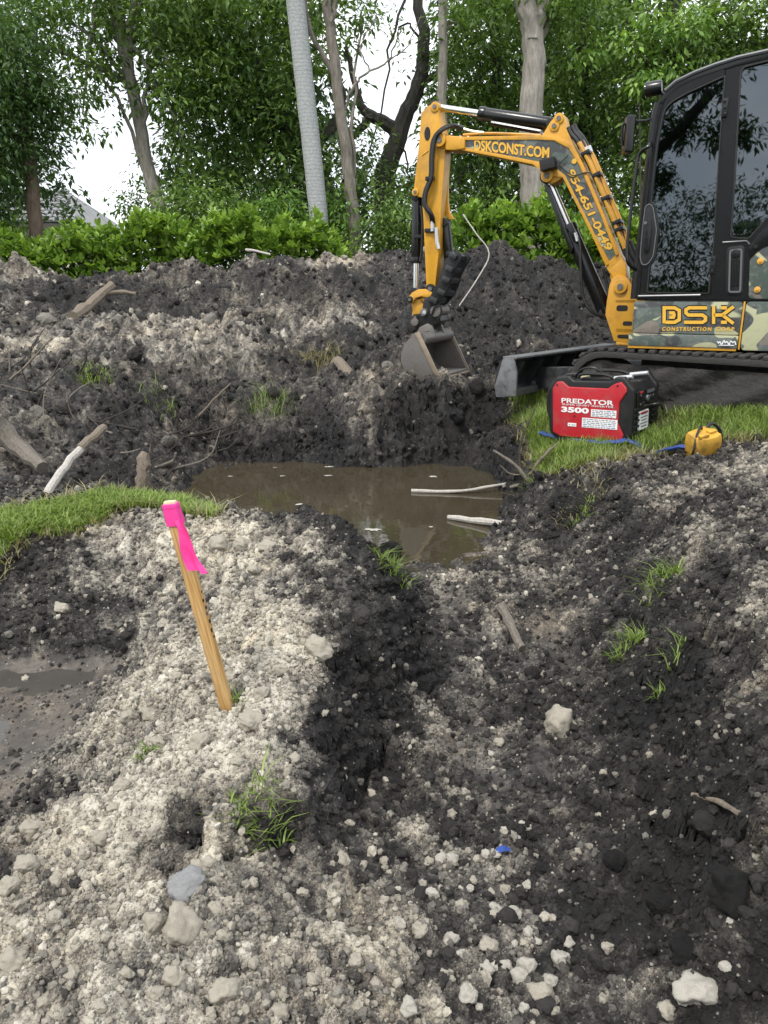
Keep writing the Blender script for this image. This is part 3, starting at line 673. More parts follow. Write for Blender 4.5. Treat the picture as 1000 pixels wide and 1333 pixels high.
for sy in (1, -1):
    cy = sy*GA; outer = stadium(TL, TH); inner = [(x*(TL-.1)/TL, (z-TH/2)*(TH-.09)/TH+TH/2) for x, z in outer]
    mb = MB(); ring_prism(mb, outer, inner, cy-TW/2, cy+TW/2)
    track = mb.build('track', M['rubber'], exc, bevel=.008, mtx=TR)
    for k in range(58):
        p, d = lerp_loop(outer, k/58); ang = math.atan2(d.y, d.x)
        if lug_me is None:
            b2 = MB(); b2.box((0, 0, 0), (.052, TW*.98, .034)); o0 = b2.build('track_lug', M['rubber'], track, bevel=.009, seg=1); lug_me = o0.data
        else: o0 = link('track_lug', lug_me, None, track)
        o0.matrix_local = TR @ Matrix.Translation((p.x, cy, p.y)) @ Matrix.Rotation(-ang, 4, 'Y') @ Matrix.Translation((0, 0, -.012))
    mb = MB(); mb.prism([(-.72, .12), (.72, .12), (.78, .2), (.74, .36), (.5, .385), (-.5, .385), (-.76, .36), (-.78, .2)], cy-.1, cy+.12)
    frame = mb.build('track_frame', M['muddy'], track, bevel=.02, mtx=TR)
    for nm, x, r in (('idler', .73, .185), ('sprocket', -.73, .185), ('roller', -.36, .085), ('roller', 0, .085), ('roller', .36, .085)):
        z = TH/2 if r > .1 else .135
        mb = MB(); mb.cyl((x, cy-.13, z), (x, cy+.15, z), r, n=22); mb.cyl((x, cy-.15, z), (x, cy+.172, z), r*.45, n=16); mb.build(nm, M['muddy'], track, bevel=.012, mtx=TR)
mb = MB(); mb.box((0, 0, .36), (1.1, 1.3, .2)); mb.cyl((0, 0, .4), (0, 0, .56), .42, n=32); mb.build('car_body', M['muddy'], exc, bevel=.02, mtx=TR)
for sy in (1, -1):      # mud packed into the near and far track frames
    mb = MB(); k = 40; rows5 = 9; v = []
    for i in range(rows5):
        for j in range(k):
            x = -.86+1.72*j/(k-1); z = .03+.385*i/(rows5-1); e = min(1, 6*min(j, k-1-j)/(k-1)+.2)
            v.append((x, sy*(GA+.105+e*(.05+.022*math.sin(x*9+i)+.02*math.sin(x*23+i*2.1)+random.uniform(-.008, .008))), z))
    mb.add(v, [(i*k+j, i*k+j+1, (i+1)*k+j+1, (i+1)*k+j) for i in range(rows5-1) for j in range(k-1)]); mb.build('caked_mud', M['muddy'], exc, mtx=TR, angle=80)
# caked mud packed between track and ground on the near side
mb = MB(); mb.cyl((0, 0, .5), (0, 0, .585), .5, n=36); mb.build('slew_ring', M['blackm'], exc, bevel=.01)
# blade
bx = 1.53; half_w = .97
prof = [(0, .05), (-.06, .09), (-.075, .16), (-.06, .27), (-.02, .34), (.035, .36), (.035, .335), (-.02, .31), (-.045, .2), (-.04, .12), (.03, .05)]
mb = MB(); mb.prism([(bx+.06-x*1.0, z+.03) for x, z in prof], -half_w, half_w); blade = mb.build('dozer_blade', M['blade'], exc, bevel=.006, mtx=TR)
for s in (1, -1):
    mb = MB(); mb.prism([(bx-.09, .1), (bx+.10, .075), (bx+.12, .16), (bx+.05, .4), (bx-.05, .405), (bx-.085, .3)], s*half_w, s*(half_w+.022)); mb.build('end_plate', M['bladeedge'], blade, bevel=.004, mtx=TR)
    mb = MB(); mb.prism([(.5, .2), (bx+.05, .1), (bx+.05, .28), (.5, .36)], s*.38-.05, s*.38+.05); mb.build('blade_arm', M['blade'], exc, bevel=.01, mtx=TR)
for k in range(6):
    y = -half_w+.18+k*.318
    mb = MB(); mb.prism([(bx-.055, .37), (bx+.115, .36), (bx+.118, .2), (bx+.10, .08)], y, y+.014); mb.build('blade_rib', M['blade'], blade, mtx=TR)
mb = MB(); mb.box((bx-.0, 0, .405), (.13, 2*half_w, .018)); mb.build('top_flange', M['bladeedge'], blade, bevel=.004, mtx=TR)
mb = MB(); mb.box((bx+.035, 0, .1), (.02, 2*half_w, .06)); mb.build('cutting_edge', M['bladeedge'], blade, bevel=.003, mtx=TR)

# --- house: lower camouflage panels (left side y = YS), engine bay, counterweight
YS = .80
x_f = el(824, 420, YS)[0]; z_b = el(900, 454, YS)[1]; z_t = el(890, 391, YS)[1]; z_m = el(890, 436, YS)[1]
x_p = el(967, 420, YS)[0]
mb = MB(); mb.box(((x_f-1.02)/2, 0, (z_b+z_t)/2-.005), (x_f+1.0, 2*YS-.06, z_t-z_b-.03)); mb.build('house_frame', M['blackm'], exc, bevel=.02)
mb = MB(); mb.prism(rounded([(x_f, z_m+.008), (x_f+.004, z_t-.008), (x_p+.012, z_t-.008), (x_p+.012, z_m+.008)], .02), YS-.04, YS); p1_ = mb.build('side_panel', M['camo'], exc, bevel=.006)
p1_['label'] = 'camouflage side panel with large yellow lettering'
mb = MB(); mb.prism([(x_f+.02, z_b+.012), (x_f+.02, z_m+.004), (x_p+.014, z_m+.004), (x_p+.014, z_b+.012)], YS-.04, YS+.014); mb.build('side_skirt', M['camo'], exc, bevel=.008)
mb = MB(); mb.box(((x_f+x_p)/2+.02, YS-.03, z_b+.002), (x_f-x_p, .07, .018)); mb.build('yellow_sill', M['yellow'], exc, bevel=.003)
mb = MB(); mb.box((x_p+.004, YS-.02, (z_b+z_t)/2), (.012, .055, z_t-z_b-.01)); mb.build('yellow_edge', M['yellow'], exc, bevel=.002)
mb = MB(); mb.prism(rounded([(x_p-.006, z_b), (x_p-.006, z_t-.004), (-1.0, z_t-.004), (-1.05, z_b+.06), (-1.0, z_b)], .03), YS-.05, YS+.004); mb.build('rear_panel', M['camo'], exc, bevel=.008)
# engine cover behind the cab with bolts
zc1 = el(985, 325, YS)[1]
ec = rounded([el(974, 389, YS), el(976, 336, YS), el(990, 323, YS), el(1010, 316, YS), (-.98, zc1+.12), (-1.05, z_t+.1), (-1.02, z_t+.006)], .03)
mb = MB(); mb.prism(ec, -YS, YS+.004); eng = mb.build('engine_cover', M['camo'], exc, bevel=.012)
for q in ((990, 340), (986, 377)):
    c = el3(*q, YS); mb = MB(); mb.cyl(c+Vector((0, -.002, 0)), c+Vector((0, .012, 0)), .021, n=18); mb.cyl(c, c+Vector((0, .02, 0)), .01, n=8); mb.build('cover_bolt', M['orange'], eng, bevel=.002)
# rounded rear counterweight
cw = [(-.95, -YS+.02), (-.95, YS-.02)]+[(-.95-.32*math.sin(math.pi*k/16), (YS-.02)*math.cos(math.pi*k/16)) for k in range(1, 16)]
mb = MB(); n = len(cw); mb.add([(x, y, z) for z in (z_b+.02, z_t+.2) for x, y in cw], [tuple(range(n)), tuple(range(2*n-1, n-1, -1))]+[(i, (i+1) % n, (i+1) % n+n, i+n) for i in range(n)]); mb.build('counterweight', M['yellow2'], exc, bevel=.03)

# logo on the side panel, drawn as strokes
lg = lambda u, v: el3(862+96*u, 421.5-23*v, YS)       # 0..1 in the emblem's box
def stroke(name, pl, par, m, y0, y1, w=None):
    mb = MB()
    q = [lg(*p) for p in pl]; mb.prism([(p.x, p.z) for p in q], YS+y0, YS+y1); return mb.build(name, m, par)
def bar_path(pts_, w):
    """flat stroke outline around a polyline in emblem units (x is 96 px, y is 23 px)"""
    K = 96/23; P = [Vector((a*K, b)) for a, b in pts_]; Lf, Rt = [], []
    for i, p in enumerate(P):
        d0 = (p-P[i-1]).normalized() if i else (P[1]-p).normalized(); d1 = (P[i+1]-p).normalized() if i < len(P)-1 else d0
        m = Vector((-(d0+d1).y, (d0+d1).x)); m = m.normalized() if m.length > 1e-6 else Vector((-d0.y, d0.x)); s = w/2/max(.5, m.dot(Vector((-d0.y, d0.x))))
        Lf.append(p+m*s); Rt.append(p-m*s)
    return [(p.x/K, p.y) for p in Lf+Rt[::-1]]
strokes = [[(.03, .03), (.03, .91), (.17, .91), (.235, .76), (.235, .24), (.17, .09), (.05, .09)],
           [(.10, .62), (.155, .62), (.165, .5), (.155, .38), (.10, .38)],
           [(.61, .91), (.37, .91), (.325, .8), (.325, .62), (.36, .5), (.55, .5), (.59, .38), (.59, .2), (.55, .09), (.30, .09)],
           [(.70, 1.0), (.70, 0)], [(.80, .91), (.88, .91)], [(.80, .09), (.88, .09)],
           [(.70, .5), (.82, .5), (.97, .98)], [(.82, .5), (.97, .02)]]
for s_ in strokes:
    stroke('emblem_outline', bar_path(s_, .32), p1_, M['txtdark'], .001, .003)
    stroke('emblem_stroke', bar_path(s_, .19), p1_, M['txt'], .002, .0055)
for w_, a_, b_ in (('CONSTRUCTION', 862, 926), ('CORP', 932, 956)): text_on(w_, el3(a_, 430.5, YS), el3(b_, 430.7, YS), (0, 0, 1), .026, (0, 1, 0), M['txt'], p1_, 'lettering', .03, 0, 1.35)
sq = [el3(934+24*t/14, 446+2.2*math.sin(t*2.3)-1.5*math.cos(t*1.1), YS+.016) for t in range(15)]
mb = MB(); mb.tube(catmull(sq, 3), .0042, 5); mb.tube([el3(936, 449.5, YS+.016), el3(956, 449.8, YS+.016)], .003, 4); mb.build('decal', M['white'], p1_)

# --- cab
cab_out_px = [(826,389),(829,355),(834,318),(840,262),(845,216),(849,182),(853,152),(858,133),(866,119),(880,107),(904,95.5),(930,85.5),(960,76),(1000,67)]
cab_l = poly(cab_out_px, YS)
roof_z = cab_l[-1][1]; xr = -.78
cab_l += [(-.1, roof_z+.035), (-.55, roof_z+.045), (-.7, roof_z+.02), (xr, roof_z-.1), (xr-.03, z_t+.5), (xr-.03, z_t+.004)]
CW = .94                                     # cab width
yf = YS-CW
door_px = [(832,383.5),(836,330),(842,265),(847,222),(852,184),(857,153),(862,136),(871,122),(884,112.5),(908,101),(943,88.5),(946,91),(937,220),(930,318),(927,384)]
glass_px = [(842,381),(845.5,345),(852,336),(857,300),(852,268),(847,264),(851,226),(855.5,186),(862,153),(866,141),(876,131),(894,121),(940,100),(944.5,98.5),(938,180),(929.5,318),(923,382)]
rwin_px = [(951,309),(955,250),(960,160),(963.5,96),(967,86.5),(1000,78)]
def frame_plate(name, outer, holes, y0, y1, mat, parent, bevel=.006):
    """flat plate with holes"""
    bm = bmesh.new(); es = []
    for loop in [outer]+holes:
        vs_ = [bm.verts.new((x, y0, z)) for x, z in loop]
        es += [bm.edges.new((vs_[i], vs_[(i+1) % len(vs_)])) for i in range(len(vs_))]
    bmesh.ops.triangle_fill(bm, use_beauty=True, use_dissolve=False, edges=es)
    r = bmesh.ops.extrude_face_region(bm, geom=bm.faces[:]); bmesh.ops.translate(bm, vec=(0, y1-y0, 0), verts=[v for v in r['geom'] if isinstance(v, bmesh.types.BMVert)])
    bmesh.ops.recalc_face_normals(bm, faces=bm.faces[:])
    me = bpy.data.meshes.new(name); bm.to_mesh(me); bm.free(); me.polygons.foreach_set('use_smooth', [True]*len(me.polygons)); me.set_sharp_from_angle(angle=R(35))
    return link(name, me, mat, parent)
door_l = rounded(poly(door_px, YS), .012, 2); gl_l = rounded(poly(glass_px, YS), .014, 2)
rw_l = poly(rwin_px, YS)+[(-.25, rw_z) for rw_z in [el(1000, 78, YS)[1]+.02]]+[(-.62, el(1000, 78, YS)[1]+.01), (-.66, roof_z-.2), (-.68, el(1000, 283, YS)[1]+.03)]+[el(1000, 283, YS), el(975, 311, YS)]
rw_l = rounded(rw_l, .02, 2)
door_hole = rounded(poly(door_px, YS), .012, 2)
side = frame_plate('cab_side', cab_l, [inset(door_hole, .004), rw_l], YS-.05, YS, M['cab'], exc)
frame_plate('cab_side', cab_l, [inset(door_hole, .06), inset(rw_l, .01)], yf, yf+.05, M['cab'], exc)
door = frame_plate('door', inset(door_hole, .008), [gl_l], YS-.035, YS+.008, M['cab'], exc)
mb = MB(); mb.prism(inset(gl_l, -.012), YS-.03, YS-.024); mb.build('door_glass', M['glass'], door, smooth=False)
mb = MB(); ring_prism(mb, inset(gl_l, -.002), inset(gl_l, .006), YS-.024, YS+.010); mb.build('glass_seal', M['hose'], door)
mb = MB(); mb.prism(inset(rw_l, -.014), YS-.03, YS-.024); mb.build('rear_side_window', M['glass'], exc, smooth=False)
mb = MB(); ring_prism(mb, inset(rw_l, -.002), inset(rw_l, .008), YS-.024, YS+.006); mb.build('window_seal', M['hose'], exc)
gl2 = inset(door_hole, .055)
mb = MB(); mb.prism(gl2, yf+.02, yf+.026); mb.build('far_side_glass', M['glass'], exc, smooth=False)
mb = MB(); mb.prism(inset(rw_l, .005), yf+.02, yf+.026); mb.build('far_side_glass', M['glass'], exc, smooth=False)
# roof shell, front frame, back
def shell(name, path, y0, y1, th, mat, parent=exc):
    P = [Vector(p) for p in path]; nrm = []
    for i in range(len(P)):
        d = (P[min(i+1, len(P)-1)]-P[max(i-1, 0)]).normalized(); nrm.append(Vector((-d.y, d.x)))
    o = [(p+n*0.0) for p, n in zip(P, nrm)]; q = [(p+n*th) for p, n in zip(P, nrm)]
    mb = MB(); mb.prism([(a.x, a.y) for a in o]+[(a.x, a.y) for a in q[::-1]], y0, y1); return mb.build(name, mat, parent, bevel=.006)
roof_path = cab_l[7:17]
shell('roof', roof_path, yf-.01, YS+.006, .045, M['cab'])
mb = MB(); rp_ = [Vector((x, YS+.008, z+.004)) for x, z in cab_l[8:17]]; mb.tube(rp_, .012, 6); mb.build('roof_gutter', M['cabtrim'], exc)
for y in (yf+.025, YS-.03):
    mb = MB(); mb.tube([Vector((x, y, z)) for x, z in cab_l[:8]], .032, 8); mb.build('front_pillar', M['cab'], exc)
wind = [(x+.004, z) for x, z in cab_l[2:8]]
mb = MB(); nn = len(wind); mb.add([(x, yf+.05, z) for x, z in wind]+[(x, YS-.05, z) for x, z in wind], [(i, i+1, nn+i+1, nn+i) for i in range(nn-1)]); mb.build('windscreen', M['glass'], exc)
mb = MB(); mb.box((xr-.0, YS-CW/2, z_t+.25), (.04, CW-.05, .5)); mb.build('cab_rear_wall', M['cab'], exc)
mb = MB(); mb.box((xr-.005, YS-CW/2, (roof_z+z_t)/2+.2), (.008, CW-.12, roof_z-z_t-.65)); mb.build('rear_glass', M['glass'], exc)
mb = MB(); mb.box(((x_f+xr)/2, YS-CW/2, z_t+.012), (x_f-xr-.02, CW-.04, .03)); mb.build('cab_floor', M['blackm'], exc)
# seat and levers
mb = MB(); mb.box((-.12, YS-.5, z_t+.32), (.48, .46, .14)); mb.box((-.36, YS-.5, z_t+.66), (.13, .44, .62), Matrix.Rotation(R(-10), 3, 'Y')); mb.box((-.44, YS-.5, z_t+1.05), (.1, .26, .18)); mb.box((-.1, YS-.5, z_t+.14), (.36, .36, .25)); mb.build('seat', M['blackm'], exc, bevel=.04, seg=3)
for y in (.16, -.16+0): pass
for y in (YS-.17, YS-.8):
    mb = MB(); mb.box((-.02, y, z_t+.4), (.46, .12, .12)); mb.tube([(.18, y, z_t+.4), (.2, y, z_t+.55), (.19, y, z_t+.68)], [.02, .018, .026], 8); mb.build('control_console', M['blackm'], exc, bevel=.015)
# door furniture
hp = rounded(poly([(833,336),(836,300),(840,268),(847,264.5),(851.5,270),(856,300),(851.5,334),(844,345),(836,346)], YS), .02, 3)
mb = MB(); mb.prism(hp, YS-.012, YS+.016); hpo = mb.build('handle_plate', M['blackm'], door, bevel=.006)
mb = MB(); mb.tube([Vector((x, YS+.017, z)) for x, z in inset(hp, .004)]+[Vector((inset(hp, .004)[0][0], YS+.017, inset(hp, .004)[0][1]))], .0045, 6); mb.build('handle_rim', M['cabtrim'], hpo)
hr = rounded(poly([(838,322),(840,290),(843,283),(848,284),(849,300),(846,326),(841,330)], YS), .012, 3)
mb = MB(); mb.prism(hr, YS+.012, YS+.03); mb.build('door_handle', M['black'], door, bevel=.008)
c = el3(840.5, 290, YS+.03); mb = MB(); mb.cyl(c, c+Vector((0, .006, 0)), .011, n=12); mb.build('door_lock', M['cabtrim'], door)
for (a, b) in (((943.5, 128), (944.5, 152)), ((928, 333), (927, 357))):
    p, q = el3(*a, YS+.012), el3(*b, YS+.012); m_ = (p+q)/2; mb = MB(); mb.box(m_, (.034, .022, (p-q).length)); 
    for t in (.15, .5, .85): r_ = p.lerp(q, t); mb.cyl(r_+Vector((0, .008, 0)), r_+Vector((0, .02, 0)), .009, n=8)
    mb.build('door_hinge', M['blackm'], door, bevel=.003)
mb = MB(); p, q = el3(831, 385.5, YS+.012), el3(912, 384, YS+.012); mb.tube([p, q], .008, 6); mb.build('sill_trim', M['cabtrim'], exc)
# vent below the rear window
vt = rounded(poly([(945,384),(946,322),(970,318.5),(967,384)], YS), .03, 3)
mb = MB(); mb.prism(vt, YS-.012, YS+.007); vo = mb.build('vent_panel', M['blackm'], exc, bevel=.005)
vi = rounded(poly([(948,381),(949.5,325),(967,323),(965,381)], YS), .02, 3)
mb = MB(); ring_prism(mb, vi, inset(vi, .012), YS+.006, YS+.016); mb.build('vent_rim', M['cabtrim'], vo)
for k in range(7):
    a = el3(951.5+2*k, 372, YS+.008); b = el3(952+2.05*k, 338, YS+.008); mb = MB(); mb.tube([a, b], .0055, 5); mb.build('vent_fin', M['black'], vo)
c = el3(958, 330, YS+.006); mb = MB(); mb.cyl(c, c+Vector((0, .012, 0)), .028, n=18); mb.build('vent_latch', M['black'], vo, bevel=.003)
# diagonal guard plate by the rear window
mb = MB(); mb.prism(poly([(977,336),(975,322),(985,308),(1000,292),(1012,283),(1012,314),(992,323)], YS), YS-.01, YS+.012); mb.build('corner_plate', M['cab'], exc, bevel=.006)
c = el3(984, 321, YS+.012); mb = MB(); mb.cyl(c, c+Vector((0, .01, 0)), .013, n=10); mb.build('plate_bolt', M['blackm'], exc)
mb = MB(); mb.tube([el3(941, 315.5, YS+.004), el3(972, 313.5, YS+.004), el3(976, 318, YS+.004)], .006, 6); mb.build('window_sill', M['cabtrim'], exc)
# grab rail, mirror, work lamp at the front of the cab
yr = YS+.06
mb = MB(); mb.tube(catmull([el3(848, 186, YS), el3(845, 190, yr), el3(833, 199, yr), el3(829, 215, yr), el3(823, 262, yr), el3(817, 320, yr), el3(818, 342, yr), el3(828, 351, YS)], 6), .012, 8); mb.build('grab_rail', M['black'], exc)
ym = YS-.02
mb = MB(); mb.tube(catmull([el3(853, 153, ym), el3(840, 157, ym), el3(824, 158, ym), el3(813, 161, ym), el3(810, 168, ym), el3(810, 190, ym)], 5), .009, 7); mr = mb.build('mirror_arm', M['black'], exc)
mb = MB(); mb.box(el3(818.5, 176, ym), (.06, .14, .24), Matrix.Rotation(R(20), 3, 'Z')); mb.build('mirror', M['black'], mr, bevel=.02, seg=3)
c = el3(853, 116, YS-.1); mb = MB(); mb.cyl(c+Vector((.06, 0, 0)), c+Vector((-.045, 0, .01)), .05, .045, 20); mb.tube([c, c+Vector((-.1, 0, -.06))], .015, 6); wl_ = mb.build('work_lamp', M['black'], exc, bevel=.008)
mb = MB(); mb.cyl(c+Vector((.06, 0, 0)), c+Vector((.066, 0, 0)), .042, n=18); mb.build('lamp_lens', M['glass'], wl_)
# wiper box seen inside the door glass
mb = MB(); mb.box(el3(868, 182, YS-.12), (.12, .05, .2)); mb.build('sun_visor', M['black'], exc, bevel=.01)
# --- swing bracket, boom, stick, bucket (boom plane y = 0)
YB = .085
def bosses(cs, y, r, w, mat, parent, name='pin_boss'):
    for q in cs:
        c = el3(*q, y)
        mb = MB(); mb.cyl((c.x, -y-w, c.z), (c.x, y+w, c.z), r, n=20); b_ = mb.build(name, mat, parent, bevel=.004)
        mb = MB(); mb.cyl((c.x, y+w, c.z), (c.x, y+w+.008, c.z), r*.45, n=10); mb.build('pin', M['steel'], b_)
br = poly([(793,372),(790,392),(788,410),(794,428),(799,444),(823,450),(829,446),(829,384),(817,362),(806,358),(797,362)], .13)
for s in (1, -1):
    mb = MB(); mb.prism(br, s*.13, s*.085); sw = mb.build('swing_bracket', M['yellow2'], exc, bevel=.008)
mb = MB(); mb.prism(poly([(789,408),(791,420),(797,442),(812,447),(808,400),(800,398)], .13), -.085, .085); mb.build('bracket_web', M['yellow2'], exc, bevel=.008)
for zz in ((812,392,.045),(812,430,.05),(814,447,.03)):
    c = el(zz[0], zz[1], .1); mb = MB(); mb.box((c[0]-.05, 0, c[1]), (.24, .26, zz[2])); mb.build('hinge_plate', M['yellow2'], exc, bevel=.012)
c = el(822, 420, 0); mb = MB(); mb.cyl((c[0], 0, z_b-.05), (c[0], 0, z_t), .055, n=20); mb.build('swing_pin', M['blackm'], exc)
for q, w_, h_ in (((810, 401), .09, .045), ((817, 421), .075, .035), ((812, 438), .1, .03)):
    c = el(*q, .131); mb = MB(); mb.prism(rounded([(c[0]-w_/2, c[1]-h_/2), (c[0]+w_/2, c[1]-h_/2), (c[0]+w_/2, c[1]+h_/2), (c[0]-w_/2, c[1]+h_/2)], .02, 3), .127, .1325); mb.build('painted_recess_shade', M['txtdark'], sw)  # thin black plates paint the shade of the recesses; the bracket is not hollowed
boom_px = [(566,180),(570,174),(578,173.5),(588,176.5),(603,177.5),(650,177),(706,175.5),(716,159),(722,152),(729,149),(735,152.5),(737,163),(740,172),(746,187),(759,212),(786,277),(807,330),(815,342),(817,362),(813,378),(804,383),(797,377),(794,356),(788,346),(767,298),(742,249),(732,231),(727,235),(719,239),(711,237),(706,230),(703,221),(694,214.5),(640,203),(596,194.5),(582,194.5),(573,192),(567,187)]
boom_l = poly(boom_px, YB)
mb = MB(); mb.prism(boom_l, -YB, YB); boom = mb.build('boom', M['yellow'], exc, bevel=.007)
# flanges standing proud of the web
fl_out = poly([(603,178),(706,176),(728,178),(746,188),(759,212),(786,277),(806,331),(802,333),(783,281),(755,216),(741,193),(722,183),(700,182),(603,182.5)], YB)
mb = MB(); mb.prism(fl_out, YB-.002, YB+.012); mb.prism(fl_out, -YB+.002, -YB-.012); mb.build('boom_flange', M['yellow'], boom, bevel=.003)
fl_in = poly([(594,194),(640,203),(694,214),(703,221),(707,228),(733,231),(742,249),(767,298),(789,346),(793,344),(771,297),(746,248),(736,228),(714,212),(696,209.5),(640,198.5),(594,190.5)], YB)
mb = MB(); mb.prism(fl_in, YB-.002, YB+.012); mb.prism(fl_in, -YB+.002, -YB-.012); mb.build('boom_flange', M['yellow'], boom, bevel=.003)
dec = poly([(606,182.5),(700,182),(722,183.5),(740,193.5),(754,216),(782,281),(802,331),(793,339),(771,297),(746,248),(736,228),(714,212),(696,209),(640,198),(606,192)], YB)
mb = MB(); mb.prism(dec, YB-.001, YB+.003); dc = mb.build('boom_wrap', M['camo'], boom); dc['label'] = 'camouflage wrap with website and phone number'
text_on('DSKCONST.COM', el3(617, 195, YB), el3(717, 206.5, YB), el3(640, 182, YB)-el3(641, 198, YB), .088, (0, 1, 0), M['txtdark'], dc, 'lettering_outline', .06, .12, .98, .003)
text_on('DSKCONST.COM', el3(617.6, 194.6, YB), el3(716.4, 206, YB), el3(640, 182, YB)-el3(641, 198, YB), .082, (0, 1, 0), M['txt'], dc, 'lettering', .035, .12, .98, .0045)
upd = (el3(752, 270, YB)-el3(748, 272, YB))
text_on('954-651-0449', el3(737.5, 223, YB), el3(789.5, 328, YB), upd, .066, (0, 1, 0), M['txtdark'], dc, 'lettering_outline', .06, .05, .98, .003)
text_on('954-651-0449', el3(738, 223.5, YB), el3(789.5, 327.4, YB), upd, .061, (0, 1, 0), M['txt'], dc, 'lettering', .03, .05, .98, .0045)
mb = MB(); mb.prism(poly([(578,176),(597,177.5),(605,180),(605,193),(594,195),(580,195)], YB+.03), -YB-.03, YB+.03); mb.build('boom_nose', M['yellow'], boom, bevel=.01)
bosses([(573, 182)], YB+.03, .055, .02, M['yellow'], boom)
bosses([(722, 164), (728, 154)], YB, .04, .012, M['yellow'], boom)
bosses([(713, 229)], YB, .05, .03, M['yellow'], boom)
bosses([(808, 373)], .13, .055, .022, M['yellow2'], boom)
c = el3(748, 210, YB); mb = MB(); mb.cyl(c, c+Vector((0, .012, 0)), .02, n=14); mb.build('grease_cap', M['txt'], boom)
mb = MB(); mb.prism(poly([(793,353),(809,336),(815,343),(816,362),(800,366)], .1), -.1, .1); mb.build('boom_knuckle', M['yellow'], boom, bevel=.012)
# boom lamp
c = el3(714, 214, YB+.06); mb = MB(); mb.box(c, (.12, .1, .085), Matrix.Rotation(R(12), 3, 'Y')); mb.tube([c, el3(722, 216, YB)], .02, 8); bl = mb.build('boom_lamp', M['blackm'], boom, bevel=.018, seg=3)
mb = MB(); mb.tube([el3(728, 213, YB+.03), el3(740, 202, YB+.02)], .004, 5); mb.tube(catmull([el3(727, 214, YB+.02), el3(745, 228, YB+.02), el3(765, 224, YB+.02), el3(773, 230, YB+.02)], 4), .005, 5); mb.build('lamp_cable', M['hose'], bl)
# hydraulic pipes on the back of the boom
def off_path(pts_px, y, d=0):
    return [el3(a+d*.9, b-d*.43, y) for a, b in pts_px]
back = [(741,168),(752,186),(766,212),(779,243),(792,274),(804,303),(812,324)]
for y, d in ((.065, 3), (.02, 7), (-.03, 10), (-.07, 6), (.09, 1)):
    mb = MB(); mb.tube(catmull(off_path(back[1:], y, d), 4), .0135, 7); mb.build('hydraulic_pipe', M['yellow2'], boom)
for q in ((760, 203), (774, 231), (786, 261), (800, 292), (803, 301)):
    a = el3(q[0]+5, q[1]-2, 0); mb = MB(); mb.box(a, (.07, .21, .03), Matrix.Rotation(R(25), 3, 'Y')); mb.build('pipe_clamp', M['blackm'], boom, bevel=.004)
for y, d in ((.07, 0), (.03, 5), (-.03, 9)):
    mb = MB(); mb.tube(catmull(off_path([(739,166),(743,174),(752,185),(762,205)], y, d), 5), .018, 8); mb.build('hose', M['hose'], boom)
    mb = MB(); mb.tube([el3(757+d, 194-d*.4, y), el3(760+d, 202-d*.4, y)], .021, 8); mb.build('hose_fitting', M['silver'], boom)
for y, d in ((.08, 0), (.03, 6), (-.03, 11)):
    mb = MB(); mb.tube(catmull(off_path([(810,318),(815,330),(820,340),(829,352),(838,356)], y, d), 5), .019, 8); mb.build('hose', M['hose'], boom)
for y in (-.03, .0, .03, .06):
    mb = MB(); mb.tube(catmull([el3(603, 175.5, y), el3(630, 173.5, y), el3(660, 174, y), el3(704, 176, y)], 4), .011, 6); mb.build('hydraulic_pipe', M['yellow2'], boom)
# stick cylinder
def cylinder(name, a, m_, b, y, rb, rr, rodfirst=True):
    """rod end a, gland m_, barrel end b (spots)"""
    a, m_, b = el3(*a, y), el3(*m_, y), el3(*b, y); ax = (b-a).normalized(); m_ = a+ax*((m_-a).dot(ax))
    mb = MB(); mb.cyl(m_, b, rb, n=22); o = mb.build(name, M['black'], exc, bevel=.006)
    mb = MB(); mb.cyl(a, m_+ax*.05, rr, n=16); mb.build('rod', M['chrome'], o)
    mb = MB(); mb.cyl(m_-ax*.005, m_+ax*.05, rb*1.08, n=22); mb.build('gland', M['black'], o, bevel=.004)
    for p in (a, b):
        mb = MB(); mb.cyl(p+Vector((0, -.06, 0)), p+Vector((0, .06, 0)), rb*.85, n=16); mb.build('eye', M['blackm'], o, bevel=.004)
    return o
sc1 = cylinder('stick_cylinder', (567, 139), (625, 147), (720, 162), 0, .052, .027)
mb = MB(); mb.tube([el3(640, 160, .03), el3(704, 171.5, .03)], .02, 8); mb.build('cylinder_pipe', M['black'], sc1)
bc = cylinder('boom_cylinder', (713, 231), (745, 292), (789, 408), 0, .062, .03)
mb = MB(); mb.prism(poly([(708,241),(713,239),(747,322),(743,331)], .07), .03, .075); mb.prism(poly([(711,238),(719,237),(752,322),(746,331)], -.07), -.075, -.03); mb.build('rod_guard', M['black'], bc, bevel=.01)
mb = MB(); mb.box(el3(748, 303, 0), (.16, .17, .05), Matrix.Rotation(R(-62), 3, 'Y')); mb.build('guard_clamp', M['black'], bc, bevel=.01)
mb = MB(); mb.tube(catmull([el3(750, 307, .08), el3(755, 318, .09), el3(756, 345, .1), el3(759, 385, .1), el3(770, 405, .1), el3(784, 412, .06)], 6), .0125, 7); mb.build('hose', M['hose'], bc)
mb = MB(); mb.tube([el3(749, 303, .085), el3(752, 314, .09)], .014, 7); mb.build('hose_fitting', M['silver'], bc)
mb = MB(); mb.tube(catmull([el3(786, 350, -.05), el3(792, 380, -.03), el3(793, 400, 0), el3(789, 413, .0)], 5), .012, 6); mb.build('hose', M['hose'], bc)
